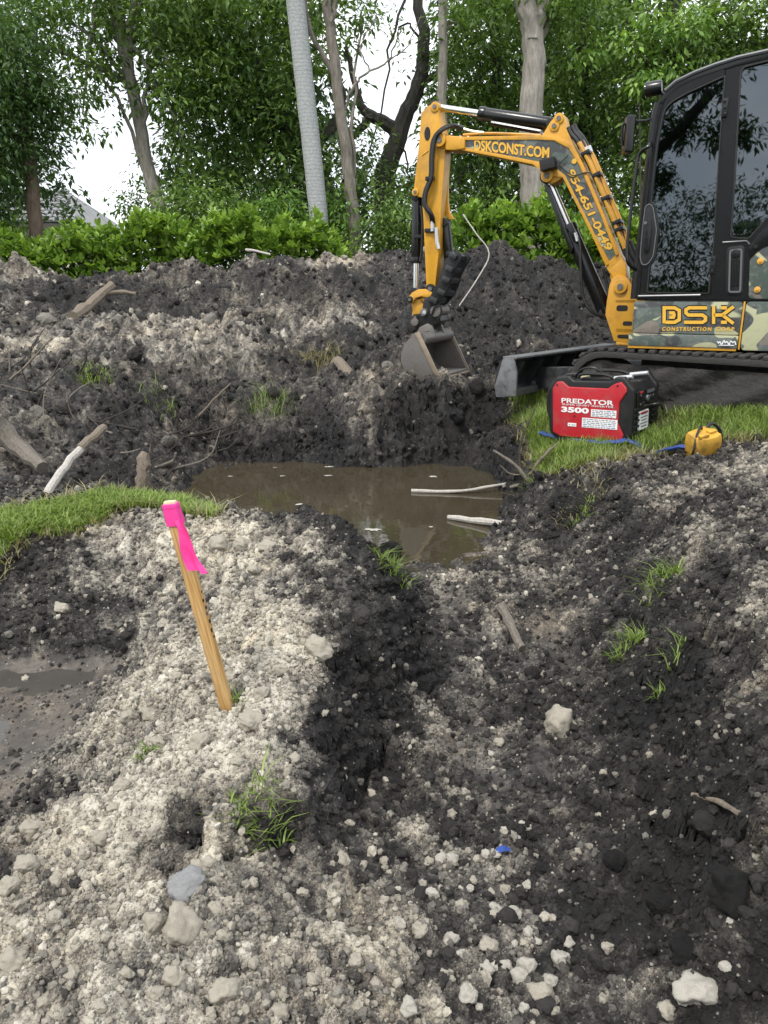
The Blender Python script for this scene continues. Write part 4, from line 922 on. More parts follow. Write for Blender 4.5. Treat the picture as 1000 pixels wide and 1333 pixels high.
# stick
YK = .075
stick_px = [(565,133),(557,138),(548,146.5),(546,180),(539,243),(539.5,252),(544,256),(549,257),(551,283),(555,377),(561,383),(566,378),(571,330),(575,262),(579,205),(580,192),(576,172),(572,150),(570.5,138)]
stick_l = poly(stick_px, YK)
mb = MB(); mb.prism(stick_l, -YK, YK); stick = mb.build('stick', M['yellow'], exc, bevel=.008)
bosses([(566.5, 139)], YK, .04, .012, M['yellow'], stick)
bosses([(541, 250)], YK, .032, .01, M['yellow'], stick)
bosses([(561, 376)], YK, .045, .02, M['blackm'], stick)
c = el3(556.5, 174, YK); mb = MB(); mb.prism([(c.x+.028*math.cos(t*math.pi/8), c.z+.055*math.sin(t*math.pi/8)) for t in range(16)], YK-.002, YK+.003); mb.build('painted_hole_shade', M['blackm'], stick)  # black oval laid on the face, painting the dark inside of a hole
mb = MB(); mb.tube([el3(549, 203, YK), el3(558, 196, YK)], .006, 5); mb.build('weld_bar', M['yellow2'], stick)
# far side lug standing to the right of the stick
mb = MB(); mb.prism(poly([(578,180),(584,196),(584,262),(586,276),(592,285),(585,286),(577,270)], -.06), -.075, -.045); mb.build('stick_lug', M['yellow'], stick, bevel=.004)
# hoses looping from boom to stick
for k, (y, dx_) in enumerate(((.12, 0), (.145, 2.5))):
    mb = MB(); mb.tube(catmull([el3(604-k*3, 167+k*2, .02), el3(590, 163+k, .05), el3(575, 168+k*2, y), el3(564+dx_, 182, y), el3(561+dx_, 205, y), el3(560+dx_, 230, y), el3(553+dx_, 250, y), el3(552+dx_, 266, y), el3(560+dx_, 279, y), el3(562.5+dx_, 290, .09)], 6), .0155, 8); mb.build('hose', M['hose'], stick)
mb = MB(); mb.box(el3(560, 232.5, .125), (.075, .05, .035)); mb.build('hose_clamp', M['blackm'], stick, bevel=.006)
for a, b in (((563, 288), (563, 301)), ((568, 296), (569, 318)), ((569.5, 316), (571, 324))):
    mb = MB(); mb.tube([el3(*a, .1), el3(*b, .1)], .016, 8); mb.build('hose_fitting', M['silver'], stick)
mb = MB(); mb.box(el3(562, 300, .075), (.12, .05, .035)); mb.build('hose_bracket', M['blackm'], stick, bevel=.006)
for y in (.02, -.02, .05):
    mb = MB(); mb.tube(catmull([el3(604, 168, y), el3(615, 171, y), el3(630, 173, y)], 4), .013, 7); mb.build('hose_fitting', M['brass'], boom)
# bucket cylinder on the front of the stick
bcy = cylinder('bucket_cylinder', (541, 380), (542.5, 342), (543.5, 256), 0, .047, .024)
mb = MB(); mb.tube(catmull([el3(548, 268, .05), el3(550, 290, .06), el3(549, 325, .05), el3(547, 340, .05)], 5), .012, 7); mb.build('hose', M['hose'], bcy)
mb = MB(); mb.box(el3(546.5, 308, .03), (.09, .06, .03)); mb.build('cylinder_clamp', M['blackm'], bcy, bevel=.004)
# bucket links
YL = .1
arc = [(530,394),(531,388),(536,381),(544,376.5),(554,376),(562,380),(564,384),(557,387),(549,385.5),(541,388),(537,394)]
for s in (1, -1):
    mb = MB(); mb.prism(poly(arc, YL), s*YL, s*(YL-.035)); mb.build('guide_link', M['yellow'], exc, bevel=.006)
mb = MB(); mb.prism(poly([(534,390),(546,389),(551,396),(550,411),(544,414),(536,412),(537,404)], .06), -.06, .06); mb.build('bucket_link', M['yellow2'], exc, bevel=.008)
bosses([(534, 390), (541, 413)], .1, .03, .01, M['blackm'], exc)
# quick coupler
mb = MB(); mb.prism(poly([(549,404),(552,390),(560,386),(566,392),(570,404),(574,418),(564,424),(552,424),(544,430),(538,424),(540,414)], .1), -.1, .1); qc = mb.build('quick_coupler', M['blackm'], exc, bevel=.01)
for q, r_ in (((552.5, 406.5), .035), ((541, 419), .035), ((568, 405), .05)):
    c = el3(*q, .1); mb = MB(); mb.cyl((c.x, -.12, c.z), (c.x, .125, c.z), r_, n=18); mb.build('coupler_pin', M['steel'], qc, bevel=.004)
c = el3(552.5, 406.5, .128); mb = MB(); mb.cyl(c, c+Vector((0, .006, 0)), .018, n=12); mb.build('pin_cap', M['silver'], qc)
mb = MB(); mb.tube(catmull([el3(562, 410, .13), el3(566, 400, .14), el3(573, 398, .13), el3(575, 408, .12), el3(570, 416, .12)], 5), .008, 6); mb.build('hose', M['hose'], qc)
# bucket: shell, side plates, lip
BW = .36
bp_ = [(546,432),(541,433),(536,438),(529,447),(523.5,459),(523,470),(527,480),(533,487.5),(541,491),(574,492.5)]
bl_ = poly(bp_, BW); inn = []
P = [Vector(p) for p in bl_]
for i, p in enumerate(P):
    d = (P[min(i+1, len(P)-1)]-P[max(i-1, 0)]).normalized(); inn.append(p+Vector((-d.y, d.x))*(-.022))
cx_ = sum(p.x for p in P)/len(P); 
test = inn[4]
if abs(test.x-cx_) > abs(P[4].x-cx_): inn = [p*2-q for p, q in zip(P, inn)]
mb = MB(); mb.prism([tuple(p) for p in P]+[tuple(p) for p in inn[::-1]], -BW, BW); bucket = mb.build('bucket', M['steel'], exc, bevel=.004)
for s in (1, -1):
    mb = MB(); mb.prism(bl_, s*BW, s*(BW+.022)); sp_ = mb.build('side_plate', M['steel'], bucket, bevel=.004)
    a, b = Vector(bl_[0]), Vector(bl_[-1]); d = (b-a).normalized(); nn = Vector((-d.y, d.x))
    mb = MB(); mb.prism([tuple(a-nn*.012), tuple(b-nn*.012), tuple(b+nn*.03), tuple(a+nn*.03)], s*BW+s*.022, s*BW+s*.036); mb.build('wear_edge', M['lip'], bucket, bevel=.003)
a, b = Vector(bl_[-1]), Vector(bl_[-2]); mb = MB(); mb.prism([tuple(a+(a-b).normalized()*.03), tuple(a+(b-a).normalized()*.12), tuple(a+(b-a).normalized()*.12+Vector((0, -.016))), tuple(a+(a-b).normalized()*.03+Vector((0, -.014)))], -BW-.01, BW+.01); mb.build('cutting_lip', M['lip'], bucket, bevel=.002)
c = el(548, 437, BW); mb = MB(); mb.cyl((c[0], -BW+.002, c[1]-.03), (c[0], BW-.002, c[1]-.03), .05, n=18); mb.build('torque_tube', M['steel'], bucket)
for s in (1, -1):
    mb = MB(); mb.prism(poly([(539,440),(546,426),(556,421),(562,424),(566,436),(556,441)], .14), s*.14, s*.105); mb.build('bucket_ear', M['steel'], bucket, bevel=.006)
# thumb
YT = .13
th = [(598,327),(588,330),(580,338),(575,352),(570,368),(561,383),(557,392),(561,399),(569,397),(578,386),(585,372),(589,357),(596,344),(602,334)]
for s in (1, -1):
    mb = MB(); mb.prism(poly(th, YT), s*YT, s*(YT-.03)); thumb = mb.build('thumb_plate', M['blackm'], exc, bevel=.006)
for q in ((597, 334), (592, 350), (588, 364), (582, 380), (572, 390)):
    c = el3(*q, 0); mb = MB(); mb.box(c, (.075, 2*YT+.06, .05), Matrix.Rotation(R(-25), 3, 'Y')); mb.build('thumb_tooth', M['blade'], exc, bevel=.012)
tcy = cylinder('thumb_cylinder', (586, 345), (583, 335), (580, 290), -.04, .045, .022)
# ------------------------------------------------------------------ generator on the lawn
c0 = atz(818, 585, .03); GL, GW, GH = .56, .44, .455
ga = R(-39); ex = Vector((math.cos(ga), math.sin(ga), 0)); ey = Vector((-math.sin(ga), math.cos(ga), 0))
gc = c0-ex*GL/2+ey*GW/2; gc.z = float(gz(gc.x, gc.y))-.005
gen = empty('portable_generator', gc, ga); gen.rotation_euler = (R(.5), R(-2.2), ga); gen.scale = (1.06,)*3
tag(gen, 'red and black portable inverter generator standing on the grass', 'generator')
bodyp = [(-GL/2+.02, .035), (-GL/2, .09), (-GL/2+.005, .33), (-GL/2+.05, .4), (-.14, .40), (-.1, .385), (.12, .385), (.16, .405), (GL/2-.05, .41), (GL/2-.01, .34), (GL/2, .09), (GL/2-.02, .035)]
mb = MB(); mb.prism(bodyp, -GW/2+.012, GW/2-.012); mb.build('casing', M['blackm'], gen, bevel=.018, seg=3)
for s in (-1, 1):                      # moulded black frames at both long sides
    fo = [(-GL/2, .06), (-GL/2-.012, .12), (-GL/2-.012, .36), (-GL/2+.035, .435), (-.155, .445), (-.12, .415), (.13, .42), (.165, .45), (GL/2-.06, .45), (GL/2+.006, .37), (GL/2+.006, .1), (GL/2-.02, .03), (-GL/2+.03, .03)]
    mb = MB(); mb.prism(fo, s*(GW/2-.05), s*(GW/2)); mb.build('corner_guard', M['blackm'], gen, bevel=.014, seg=3)
redp = [(-.255, .07), (-.265, .36), (-.235, .405), (-.195, .41), (-.15, .375), (.12, .375), (.16, .405), (.205, .42), (.24, .385), (.245, .36), (.20, .29), (.195, .16), (.235, .085), (.225, .045), (-.2, .045)]
for s in (-1, 1):
    mb = MB(); mb.prism(redp, s*(GW/2-.01), s*(GW/2+.012)); rp2 = mb.build('red_panel', M['red'], gen, bevel=.008, seg=3)
    if s == -1: redf = rp2
redf['label'] = 'red side panel with white lettering and stickers'
yfn = -GW/2-.012
def g3(u, v): return (-.265+.5*u, yfn, .045+.365*v)
def gtext(t, u0, v0, u1, h, bold, shear=0, spacing=1.):
    text_on(t, g3(u0, v0), g3(u1, v0), (0, 0, 1), h, (0, -1, 0), M['white'], redf, 'lettering', bold, shear, spacing, .0012, None, .0015)
gtext('PREDATOR', .14, .62, .86, .03, .022)
gtext('SUPER QUIET INVERTER', .15, .575, .86, .011, .0)
gtext('3500', .14, .455, .53, .034, .045)
def sticker(u0, v0, u1, v1):
    a, b = g3(u0, v0), g3(u1, v1); mb = MB(); mb.box(((a[0]+b[0])/2, yfn-.001, (a[2]+b[2])/2), (b[0]-a[0], .002, b[2]-a[2])); st = mb.build('sticker', M['white'], redf)
    n = max(1, int((b[2]-a[2])/.011))
    for k in range(n):
        z = a[2]+(k+.6)*(b[2]-a[2])/(n+.3); x = a[0]+.008; 
        while x < b[0]-.02:
            w = random.uniform(.008, .03); mb = MB(); mb.box((x+w/2, yfn-.0025, z), (min(w, b[0]-.006-x), .001, .004)); mb.build('print_line', M['cabtrim'] if random.random() < .7 else M['blue'], st); x += w+.008
sticker(.56, .40, .9, .53); sticker(.44, .2, .92, .37); sticker(.24, .2, .36, .26)
for u, v in ((.07, .93), (.9, .96), (.33, .39)):
    p = g3(u, v); mb = MB(); mb.cyl((p[0], p[1]+.002, p[2]), (p[0], p[1]-.003, p[2]), .006, n=10); mb.build('panel_screw', M['txtdark'], redf)
# end face: ribs, outlets, sticker
xe = GL/2+.002
for k in range(5):
    z = .1+.036*k; mb = MB(); mb.box((xe+.004, -.155+.0, z), (.02, .09, .016)); mb.build('casing_rib', M['blackm'], gen, bevel=.005)
    mb = MB(); mb.box((xe+.004, .15, z), (.02, .1, .016)); mb.build('casing_rib', M['blackm'], gen, bevel=.005)
mb = MB(); mb.box((xe, -.0, .295), (.016, .32, .115)); cp = mb.build('control_panel', M['black'], gen, bevel=.006)
for k, (y, z) in enumerate(((-.11, .32), (-.07, .27), (-.11, .265), (.0, .3), (.05, .3), (.1, .3))):
    mb = MB(); mb.cyl((xe+.006, y, z), (xe+.018, y, z), .017 if k < 3 else .02, n=16); mb.build('outlet', M['blackm'] if k != 3 else M['cabtrim'], cp, bevel=.003)
mb = MB(); mb.box((xe+.008, .06, .34), (.006, .12, .02)); mb.build('panel_print', M['cabtrim'], cp)
mb = MB(); mb.box((xe+.008, -.1, .345), (.006, .05, .012)); mb.build('panel_print', M['red'], cp)
mb = MB(); mb.box((xe+.008, -.05, .165), (.012, .15, .12)); es = mb.build('end_sticker', M['white'], gen)
for k in range(5):
    mb = MB(); mb.box((xe+.0145, -.05, .125+.02*k), (.001, .12 if k % 2 else .09, .007)); mb.build('print_line', M['cabtrim'], es)
mb = MB(); mb.box((xe+.0145, -.05, .212), (.001, .13, .012)); mb.build('print_line', M['red'], es)
# top: handles, cap, tank lid
for y in (-.13, .13):
    mb = MB(); mb.tube([(.12, y, .43), (GL/2-.04, y, .445)], .014, 10); mb.build('handle_bar', M['silver'], gen)
    mb = MB(); mb.tube(catmull([(-.13, y, .425), (-.1, y, .45), (.05, y, .45), (.12, y, .43)], 5), .011, 8); mb.build('handle_bar', M['blackm'], gen)
mb = MB(); mb.box((-.02, 0, .41), (.22, .2, .03)); mb.build('tank_lid', M['blackm'], gen, bevel=.012)
mb = MB(); mb.cyl((-.05, -.02, .42), (-.05, -.02, .452), .045, n=20); mb.build('fuel_cap', M['blackm'], gen, bevel=.008)
mb = MB(); mb.tube(catmull([(-.17, -.1, .43), (-.1, -.12, .485), (-.02, -.12, .49), (.03, -.1, .45)], 6), .007, 6); mb.build('starter_cord', M['hose'], gen)
mb = MB(); mb.box((-.12, .05, .418), (.1, .12, .02)); mb.build('caution_label', M['cream'], gen, bevel=.004)
mb = MB(); mb.box((-GL/2-.012, -.1, .2), (.03, .05, .22)); mb.build('side_latch', M['cream'], gen, bevel=.008)
for x in (-.2, .2):
    for y in (-.16, .16): mb = MB(); mb.cyl((x, y, 0), (x, y, .05), .025, .03, 12); mb.build('foot', M['hose'], gen)
# wheel arch at the far left end, black
mb = MB(); mb.tube(catmull([(-GL/2+.03, -.14, .05), (-GL/2-.05, -.14, .2), (-GL/2-.04, -.13, .36), (-GL/2+.05, -.1, .43), (-.15, -.08, .44)], 6), .016, 8); mb.build('tow_handle', M['blackm'], gen)

# ------------------------------------------------------------------ pump, cable, blue hose
pc = hit(913, 592); pc.z += .0
pump = empty('water_pump', pc, R(20)); pump.scale = (.92, .92, .84); tag(pump, 'small dirty yellow water pump lying at the edge of the grass', 'pump')
prof = [(-.02, .075), (.0, .082), (.05, .085), (.1, .09), (.15, .088), (.175, .08), (.187, .055)]
mb = MB(); k = 22; v = [(1.08*r*math.copysign(abs(math.cos(2*math.pi*j/k))**.4, math.cos(2*math.pi*j/k)), .95*r*math.copysign(abs(math.sin(2*math.pi*j/k))**.4, math.sin(2*math.pi*j/k)), z+.006*math.sin(5*j+z*40)) for z, r in prof for j in range(k)]
mb.add(v, [(i*k+j, i*k+(j+1) % k, (i+1)*k+(j+1) % k, (i+1)*k+j) for i in range(len(prof)-1) for j in range(k)]+[tuple(range((len(prof)-1)*k, len(prof)*k)), tuple(range(k-1, -1, -1))])
tilt = Matrix.Rotation(R(-12), 4, 'Y') @ Matrix.Rotation(R(14), 4, 'X')
mb.build('pump_body', M['pump'], pump, bevel=0, mtx=tilt)
mb = MB(); mb.box((-.05, -.05, .19), (.07, .03, .03)); mb.box((.03, -.03, .195), (.06, .04, .025)); mb.build('pump_handle', M['pump'], pump, bevel=.008, mtx=tilt)
for z in ():
    mb = MB(); mb.tube([(.094*math.cos(t*math.pi/12), .086*math.sin(t*math.pi/12), z) for t in range(25)], .008, 6); mb.build('pump_band', M['pump'], pump, mtx=tilt)
mb = MB(); mb.tube(catmull([(-.02, 0, .185), (-.05, -.02, .215), (-.1, -.05, .16), (-.13, -.07, .06), (-.12, -.05, .02)], 6), .008, 7); mb.build('lead', M['hose'], pump)
mb = MB(); mb.tube(catmull([(.02, .0, .19), (.06, -.0, .225), (.13, .0, .17), (.15, -.01, .07), (.13, -.02, .03)], 6), .012, 7); mb.build('lead', M['hose'], pump)
def gpt(px, py, dz=.0):
    p = hit(px, py); p.z += dz; return p
gm = gen.rotation_euler.to_matrix(); plug = gc+gm @ Vector((GL/2+.03, -.07, .27))
pth = [plug, plug+Vector((.10, -.03, .02)), gpt(862, 545, .07), gpt(880, 566, .03), gpt(897, 572, .05), gpt(884, 584, .05), gpt(880, 590, .03), pc+Vector((-.11, -.03, .02))]
mb = MB(); mb.tube(catmull(pth, 8), .0085, 7); cb = mb.build('power_cable', M['hose']); tag(cb, 'black power cable running from the generator to the yellow pump', 'cable')
hp_ = [gpt(704, 572, .05), gpt(722, 578, .055), gpt(750, 583, .055), gpt(785, 586, .05), gpt(820, 583, .045), gpt(850, 587, -.01), gpt(880, 592, .045), gpt(905, 592, .05)]
mb = MB(); cp_ = catmull(hp_, 8); v = []
for i, p in enumerate(cp_):
    d = (cp_[min(i+1, len(cp_)-1)]-cp_[max(i-1, 0)]).normalized(); a = d.cross(Vector((0, 0, 1))).normalized()
    for j in range(10):
        t = 2*math.pi*j/10; v.append(p+a*.028*math.cos(t)+Vector((0, 0, 1))*(.014*math.sin(t)+.003*math.sin(i*1.3)))
mb.add(v, [(i*10+j, i*10+(j+1) % 10, (i+1)*10+(j+1) % 10, (i+1)*10+j) for i in range(len(cp_)-1) for j in range(10)])
bh = mb.build('drain_hose', M['blue']); tag(bh, 'flat blue drain hose lying in the grass below the generator', 'hose')

# ------------------------------------------------------------------ survey stake with pink ribbon
sb = hit(297, 925); stp = at(222, 656, sb.y-.03); axis = (stp-sb).normalized(); slen = (stp-sb).length
xs = (Vector((1, 0, 0))-axis*axis.x).normalized(); xs = (Matrix.Rotation(R(-14), 3, axis) @ xs); yss = axis.cross(xs)
stm = Matrix((xs, yss, axis)).transposed().to_4x4(); stm.translation = sb
stake = empty('survey_stake'); stake.matrix_world = stm; tag(stake, 'leaning wooden survey stake with a pink ribbon driven into the marl heap', 'stake')
SW, ST = .039, .02
mb = MB(); mb.box((0, 0, slen/2-.06), (SW, ST, slen+.12)); mb.build('shaft', M['stake'], stake, bevel=.0025)
mb = MB(); mb.box((0, 0, slen-.006), (SW+.004, ST+.004, .016)); mb.build('painted_top', M['pink'], stake, bevel=.003)
mb = MB(); mb.box((0, 0, slen+.004), (SW-.004, ST-.004, .01)); mb.build('end_grain', M['cream'], stake, bevel=.003)
for k in range(3):
    mb = MB(); pp = [((SW/2+.0015+.0006*k)*sx, (ST/2+.0015+.0006*k)*sy, slen-.016-.015*k+.005*math.sin(k*2+q)) for q, (sx, sy) in enumerate(((-1, -1), (1, -1), (1, 1), (-1, 1), (-1, -1)))]
    v = [(p[0], p[1], p[2]+dz) for p in pp for dz in (-.012, .012)]; mb.add(v, [(2*i, 2*i+2, 2*i+3, 2*i+1) for i in range(4)]); mb.build('ribbon_wrap', M['pink'], stake, smooth=False)
# hanging tail, folded cloth
rows, cols = 16, 5; v = []
for i in range(rows):
    t = i/(rows-1)
    for j in range(cols):
        s = j/(cols-1)-.5; w = .022+.03*min(1, t*2.2)
        v.append((SW/2*.4+.012+.028*t+s*w+.004*math.sin(7*t), -ST/2-.014-.010*math.cos(s*9+4*t)-.012*t, slen-.04-.145*t-.016*t*(s+.5)))
mb = MB(); mb.add(v, [(i*cols+j, i*cols+j+1, (i+1)*cols+j+1, (i+1)*cols+j) for i in range(rows-1) for j in range(cols-1)]); mb.build('ribbon_tail', M['pink'], stake)
for k in range(7):
    z = slen*.60-.024*k-random.uniform(0, .008); mb = MB(); mb.box((SW/2+.0006, .002*(-1)**k, z), (.0012, random.uniform(.004, .009), random.uniform(.004, .012))); mb.build('pencil_mark', M['txtdark'], stake)

# ------------------------------------------------------------------ sticks, logs and roots
def jitter(pts_, a, k=4):
    c = catmull(pts_, k) if len(pts_) > 2 else [Vector(pts_[0]).lerp(Vector(pts_[1]), t/6) for t in range(7)]
    return [p+Vector((random.uniform(-a, a), random.uniform(-a, a), random.uniform(-a, a))) for p in c]
def stick(name, pts_, r0, r1, mat, label, cat='stick', group=None, jit=.15, n=8, parts=None):
    c = jitter(pts_, r0*jit); m = len(c)
    rs = [(r0+(r1-r0)*i/(m-1))*random.uniform(.78, 1.15) for i in range(m)]
    mb = MB(); mb.tube(c, rs, n); o = mb.build(name, mat); tag(o, label, cat, group); return o
def g2(px, py, dz=0):
    p = hit(px, py); p.z += dz; return p
a, b, c = at(54, 654, 4.15), at(106, 582, 4.6), at(136, 556, 4.8)
root = empty('broken_stick', a); tag(root, 'long pale broken stick with a brown upper end leaning beside the grass', 'stick')
for nm, pts_, r0, r1, mt in (('bare_length', [a, at(78, 616, 4.4), b], .026, .024, 'wood_white'), ('bark_length', [at(105, 583, 4.59), c], .027, .026, 'wood_tan')):
    cc_ = jitter(pts_, .004); mb = MB(); mb.tube([p-a for p in cc_], [r0+(r1-r0)*i/(len(cc_)-1) for i in range(len(cc_))], 9); mb.build(nm, M[mt], root)
stick('log', [g2(95, 416, .03), at(120, 394, 9.1), at(146, 372, 9.3)], .075, .05, M['wood_tan'], 'short brown log poking out of the spoil left of the mound', 'log')
stick('branch', [at(140, 381, 9.25), at(158, 380, 9.3), at(177, 382, 9.3)], .035, .02, M['wood_tan'], 'short thin grey branch beside the brown log on the back heap')
stick('log', [g2(438, 478, .05), at(468, 505, 7.5), at(506, 526, 7.2)], .075, .05, M['wood_tan'], 'split tan log lying on the bank above the pond', 'log')
stick('root', [at(364, 549, 7.15), at(400, 540, 7.15), at(450, 534, 7.2), at(515, 522, 7.25)], .05, .03, M['wood_grey'], 'long grey root running along the top of the pond bank', 'root')
stick('root', [at(452, 532, 7.12), at(462, 556, 7.1), at(468, 574, 7.12)], .012, .006, M['wood_grey'], 'thin pale rootlet hanging down the pond bank', 'root')
stick('root', [at(316, 545, 6.9), at(345, 560, 6.9), at(372, 552, 7.0)], .045, .03, M['wood_dark'], 'dark bent root at the left end of the pond bank', 'root')
stick('log', [at(-10, 548, 5.2), at(22, 580, 5.2), at(55, 610, 5.0)], .075, .045, M['wood_grey'], 'thick grey log at the left edge behind the grass', 'log')
stick('floating_stick', [Vector(atz(536, 639, WZ+.01)), Vector(atz(600, 639, WZ+.02)), Vector(atz(662, 629, WZ+.06))], .014, .011, M['wood_white'], 'thin pale stick floating on the pond', 'stick')
stick('floating_stick', [Vector(atz(584, 673, WZ+.015)), Vector(atz(640, 680, WZ+.03)), Vector(atz(682, 683, WZ+.05))], .02, .027, M['wood_white'], 'thicker white stick reaching from the bank over the water', 'stick')
stick('stick', [g2(653, 796, .02), g2(664, 820, .02), g2(679, 850, .02)], .024, .022, M['wood_grey'], 'short smooth grey stick lying in the trench', 'stick')
stick('root', [g2(900, 1041, .015), g2(930, 1054, .02), g2(958, 1066, .015), g2(1005, 1085, .0)], .006, .009, M['wood_tan'], 'thin brown root sticking out of the right bank', 'root')
stick('cane', [at(603, 279, 9.6), at(620, 304, 9.5), at(637, 330, 9.4), at(622, 362, 9.3), at(598, 398, 9.2)], .009, .007, M['wood_white'], 'thin pale bent cane on the heap behind the bucket', 'stick', jit=.1)
stick('twig', [at(320, 325, 11.3), at(335, 327, 11.2), at(352, 331, 11.1)], .02, .012, M['wood_white'], 'short pale twig on the crest below the hedge', 'stick')
st_ = hit(185, 640); stick('stump', [st_+Vector((0, 0, -.05)), at(186, 618, st_.y), at(188, 592, st_.y+.05)], .06, .045, M['wood_tan'], 'short upright brown stub behind the grass', 'stump')
# tangle of roots between grass and mound
random.seed(77)
def tangle(n, box_, lab, grp):
    for k in range(n):
        x0, y0, x1, y1 = box_; px, py = random.uniform(x0, x1), random.uniform(y0, y1); p = hit(px, py)
        ang = random.uniform(-.5, 1.2)*math.pi; L = random.uniform(.18, .5); d = Vector((math.cos(ang), random.uniform(-.3, .3), abs(math.sin(ang))*.75+.1)).normalized()
        r = random.uniform(.005, .017); bend = Vector((random.uniform(-.08, .08), 0, random.uniform(-.08, .03)))
        stick('dead_root', [p-d*.06, p+d*L*.5+bend, p+d*L], r, r*.5, M[random.choice(['wood_dark', 'wood_dark', 'wood_dark', 'wood_tan', 'wood_grey'])], lab, 'root', grp, .25, 6)
tangle(30, (130, 545, 300, 632), 'dead root in the tangle between left grass and pond', 'dead roots tangled left of the pond')
tangle(16, (0, 470, 140, 560), 'dead root sticking out of the heap at the left edge', 'dead roots in the left heap')
tangle(5, (655, 600, 700, 660), 'thin root hanging from the cut edge right of the pond', 'roots on the right pond bank')

# ------------------------------------------------------------------ stones one can pick out
def rock_mesh(seed, sub=4, rough_=.22):
    from mathutils import noise as mn
    bm = bmesh.new(); bmesh.ops.create_icosphere(bm, subdivisions=sub, radius=1); rs = random.Random(seed)
    planes = [(Vector((rs.gauss(0, 1), rs.gauss(0, 1), rs.gauss(0, 1))).normalized(), rs.uniform(.55, .85)) for _ in range(12)]
    ph = [rs.uniform(0, 6) for _ in range(6)]
    for v in bm.verts:
        p = v.co.copy()
        for n_, d in planes:
            e = p.dot(n_)-d
            if e > 0: p -= n_*e*.72
        q = v.co+Vector((ph[0], ph[1], ph[2])); p *= 1+.28*mn.noise(q*1.3)+.16*mn.noise(q*3.1)+.09*mn.noise(q*7)+.05*mn.noise(q*15)
        v.co = p
    me = bpy.data.meshes.new('stone'); bm.to_mesh(me); bm.free()
    me.polygons.foreach_set('use_smooth', [True]*len(me.polygons)); return me
variants = {}
def stone(px, py, w, h, label, kind='stone', group=None, seed=0, cat='stone', sink=.42):
    p = hit(px, py+h*.25); depth = p.y*CP_+(CAM_H-p.z)*SP_; k = depth/1000*.56
    key = (seed % 7, kind)
    if key not in variants:
        m_ = rock_mesh(seed*13+5); m_.materials.append(M[kind]); variants[key] = m_
    o = link('stone', variants[key]); sx, sy = w*k, h*k
    o.scale = (sx, (sx+sy)*.5, sy*.95); o.rotation_euler = (random.uniform(-.4, .4), random.uniform(-.3, .3), random.uniform(-.6, .6)); o.location = p+Vector((0, 0, sy*(.6-sink)))
    tag(o, label, cat, group); return o
stone(730, 934, 40, 44, 'largest pale stone lying alone in the middle of the trench', seed=10)
stone(910, 1283, 54, 44, 'large white angular stone at the bottom right of the trench', 'stone_w', seed=2)
stone(415, 839, 42, 30, 'big pale stone on top of the marl heap at its dark edge', seed=3)
stone(245, 1152, 52, 36, 'rounded blue-grey stone half buried in the pale marl', 'stone_g', seed=4, sink=.3)
stone(238, 1198, 44, 58, 'long pale stone just below the blue-grey rounded one', seed=5, sink=.4)
stone(200, 1197, 30, 34, 'pale stone left of the long stone in the marl', seed=6, sink=.4)
stone(728, 1248, 24, 34, 'upright oval white stone in the lower trench', 'stone_w', seed=1)
stone(684, 1256, 30, 28, 'round white stone of the pair in the lower trench', 'stone_w', seed=6)
stone(665, 1186, 24, 22, 'white stone with a pitted face in the upper pebble cluster', 'stone_w', seed=3)
stone(745, 1202, 18, 28, 'dark grey upright stone in the black muck of the trench', 'clod', seed=2)
stone(295, 1285, 36, 34, 'large tan stone near the bottom edge of the marl', seed=2, sink=.35)
stone(18, 1245, 38, 30, 'large flat stone at the lower left edge', seed=3, sink=.4)
stone(45, 1077, 32, 26, 'pale stone at the left rim above the marl slope', seed=1, sink=.35)
stone(260, 964, 30, 26, 'round pale stone below the foot of the stake', seed=6, sink=.35)
stone(327, 937, 38, 26, 'broad flat stone just right of the stake', seed=4, sink=.4)
rest = [(650,965,13),(683,1074,13),(672,1090,11),(654,1105,13),(632,1112,11),(647,1112,11),(656,1157,15),(686,1151,11),(645,1181,14),(637,1228,21),(675,1267,22),(657,1258,17),(704,1288,28),(716,1274,17),(739,1224,14),(790,1234,14),(951,1199,9),(943,1256,14),(867,1315,21),(889,1300,17),(587,1220,19),(547,1210,20),(520,1200,15),(610,1292,22),(601,1176,16),(575,1118,15),(589,1116,13),(558,1121,13),(546,1159,13),(563,1161,14),(616,1145,10),(611,1155,10),(688,1214,12),(720,1314,14),(682,1310,13),(532,1307,20),(581,1266,14),(634,1259,16),(743,988,8),(785,1006,9),(640,980,8),(730,1160,7),(640,1160,10),(600,1240,10),(700,1225,9),(560,1240,9),(670,1230,9),(625,1310,11),(650,1290,9)]
ORD = ['leftmost', 'second from left', 'third from left', 'fourth from left', 'fifth from left', 'sixth from left', 'seventh from left', 'eighth from left', 'ninth from left', 'tenth from left', 'eleventh from left', 'twelfth from left', 'thirteenth from left']
def banded(lst, bands, noun):
    out = {}
    for lim0, lim1, where in bands:
        row = sorted([t for t in lst if lim0 <= t[1] < lim1])
        for i, t in enumerate(row): out[t] = ('%s %s, %s' % (noun, where, ORD[i])) if len(row) > 1 else '%s %s, the only one there' % (noun, where)
    return out
LB = banded(rest, [(0, 1050, 'high up the trench by the largest stone'), (1050, 1116, 'at the top of the trench pebble cluster'), (1116, 1150, 'just under the cluster top'), (1150, 1170, 'in the upper middle of the cluster'), (1170, 1200, 'level with the pitted stone'), (1200, 1226, 'level with the dark upright stone'), (1226, 1250, 'level with the upright oval stone'), (1250, 1272, 'level with the round white stone'), (1272, 1293, 'level with the large angular stone'), (1293, 1400, 'along the bottom edge of the trench')], 'small white pebble')
for i, t in enumerate(rest): stone(t[0], t[1], t[2]*1.12, t[2]*1.05, LB[t], 'stone_w' if i % 3 else 'stone', 'white pebbles in the trench', i)
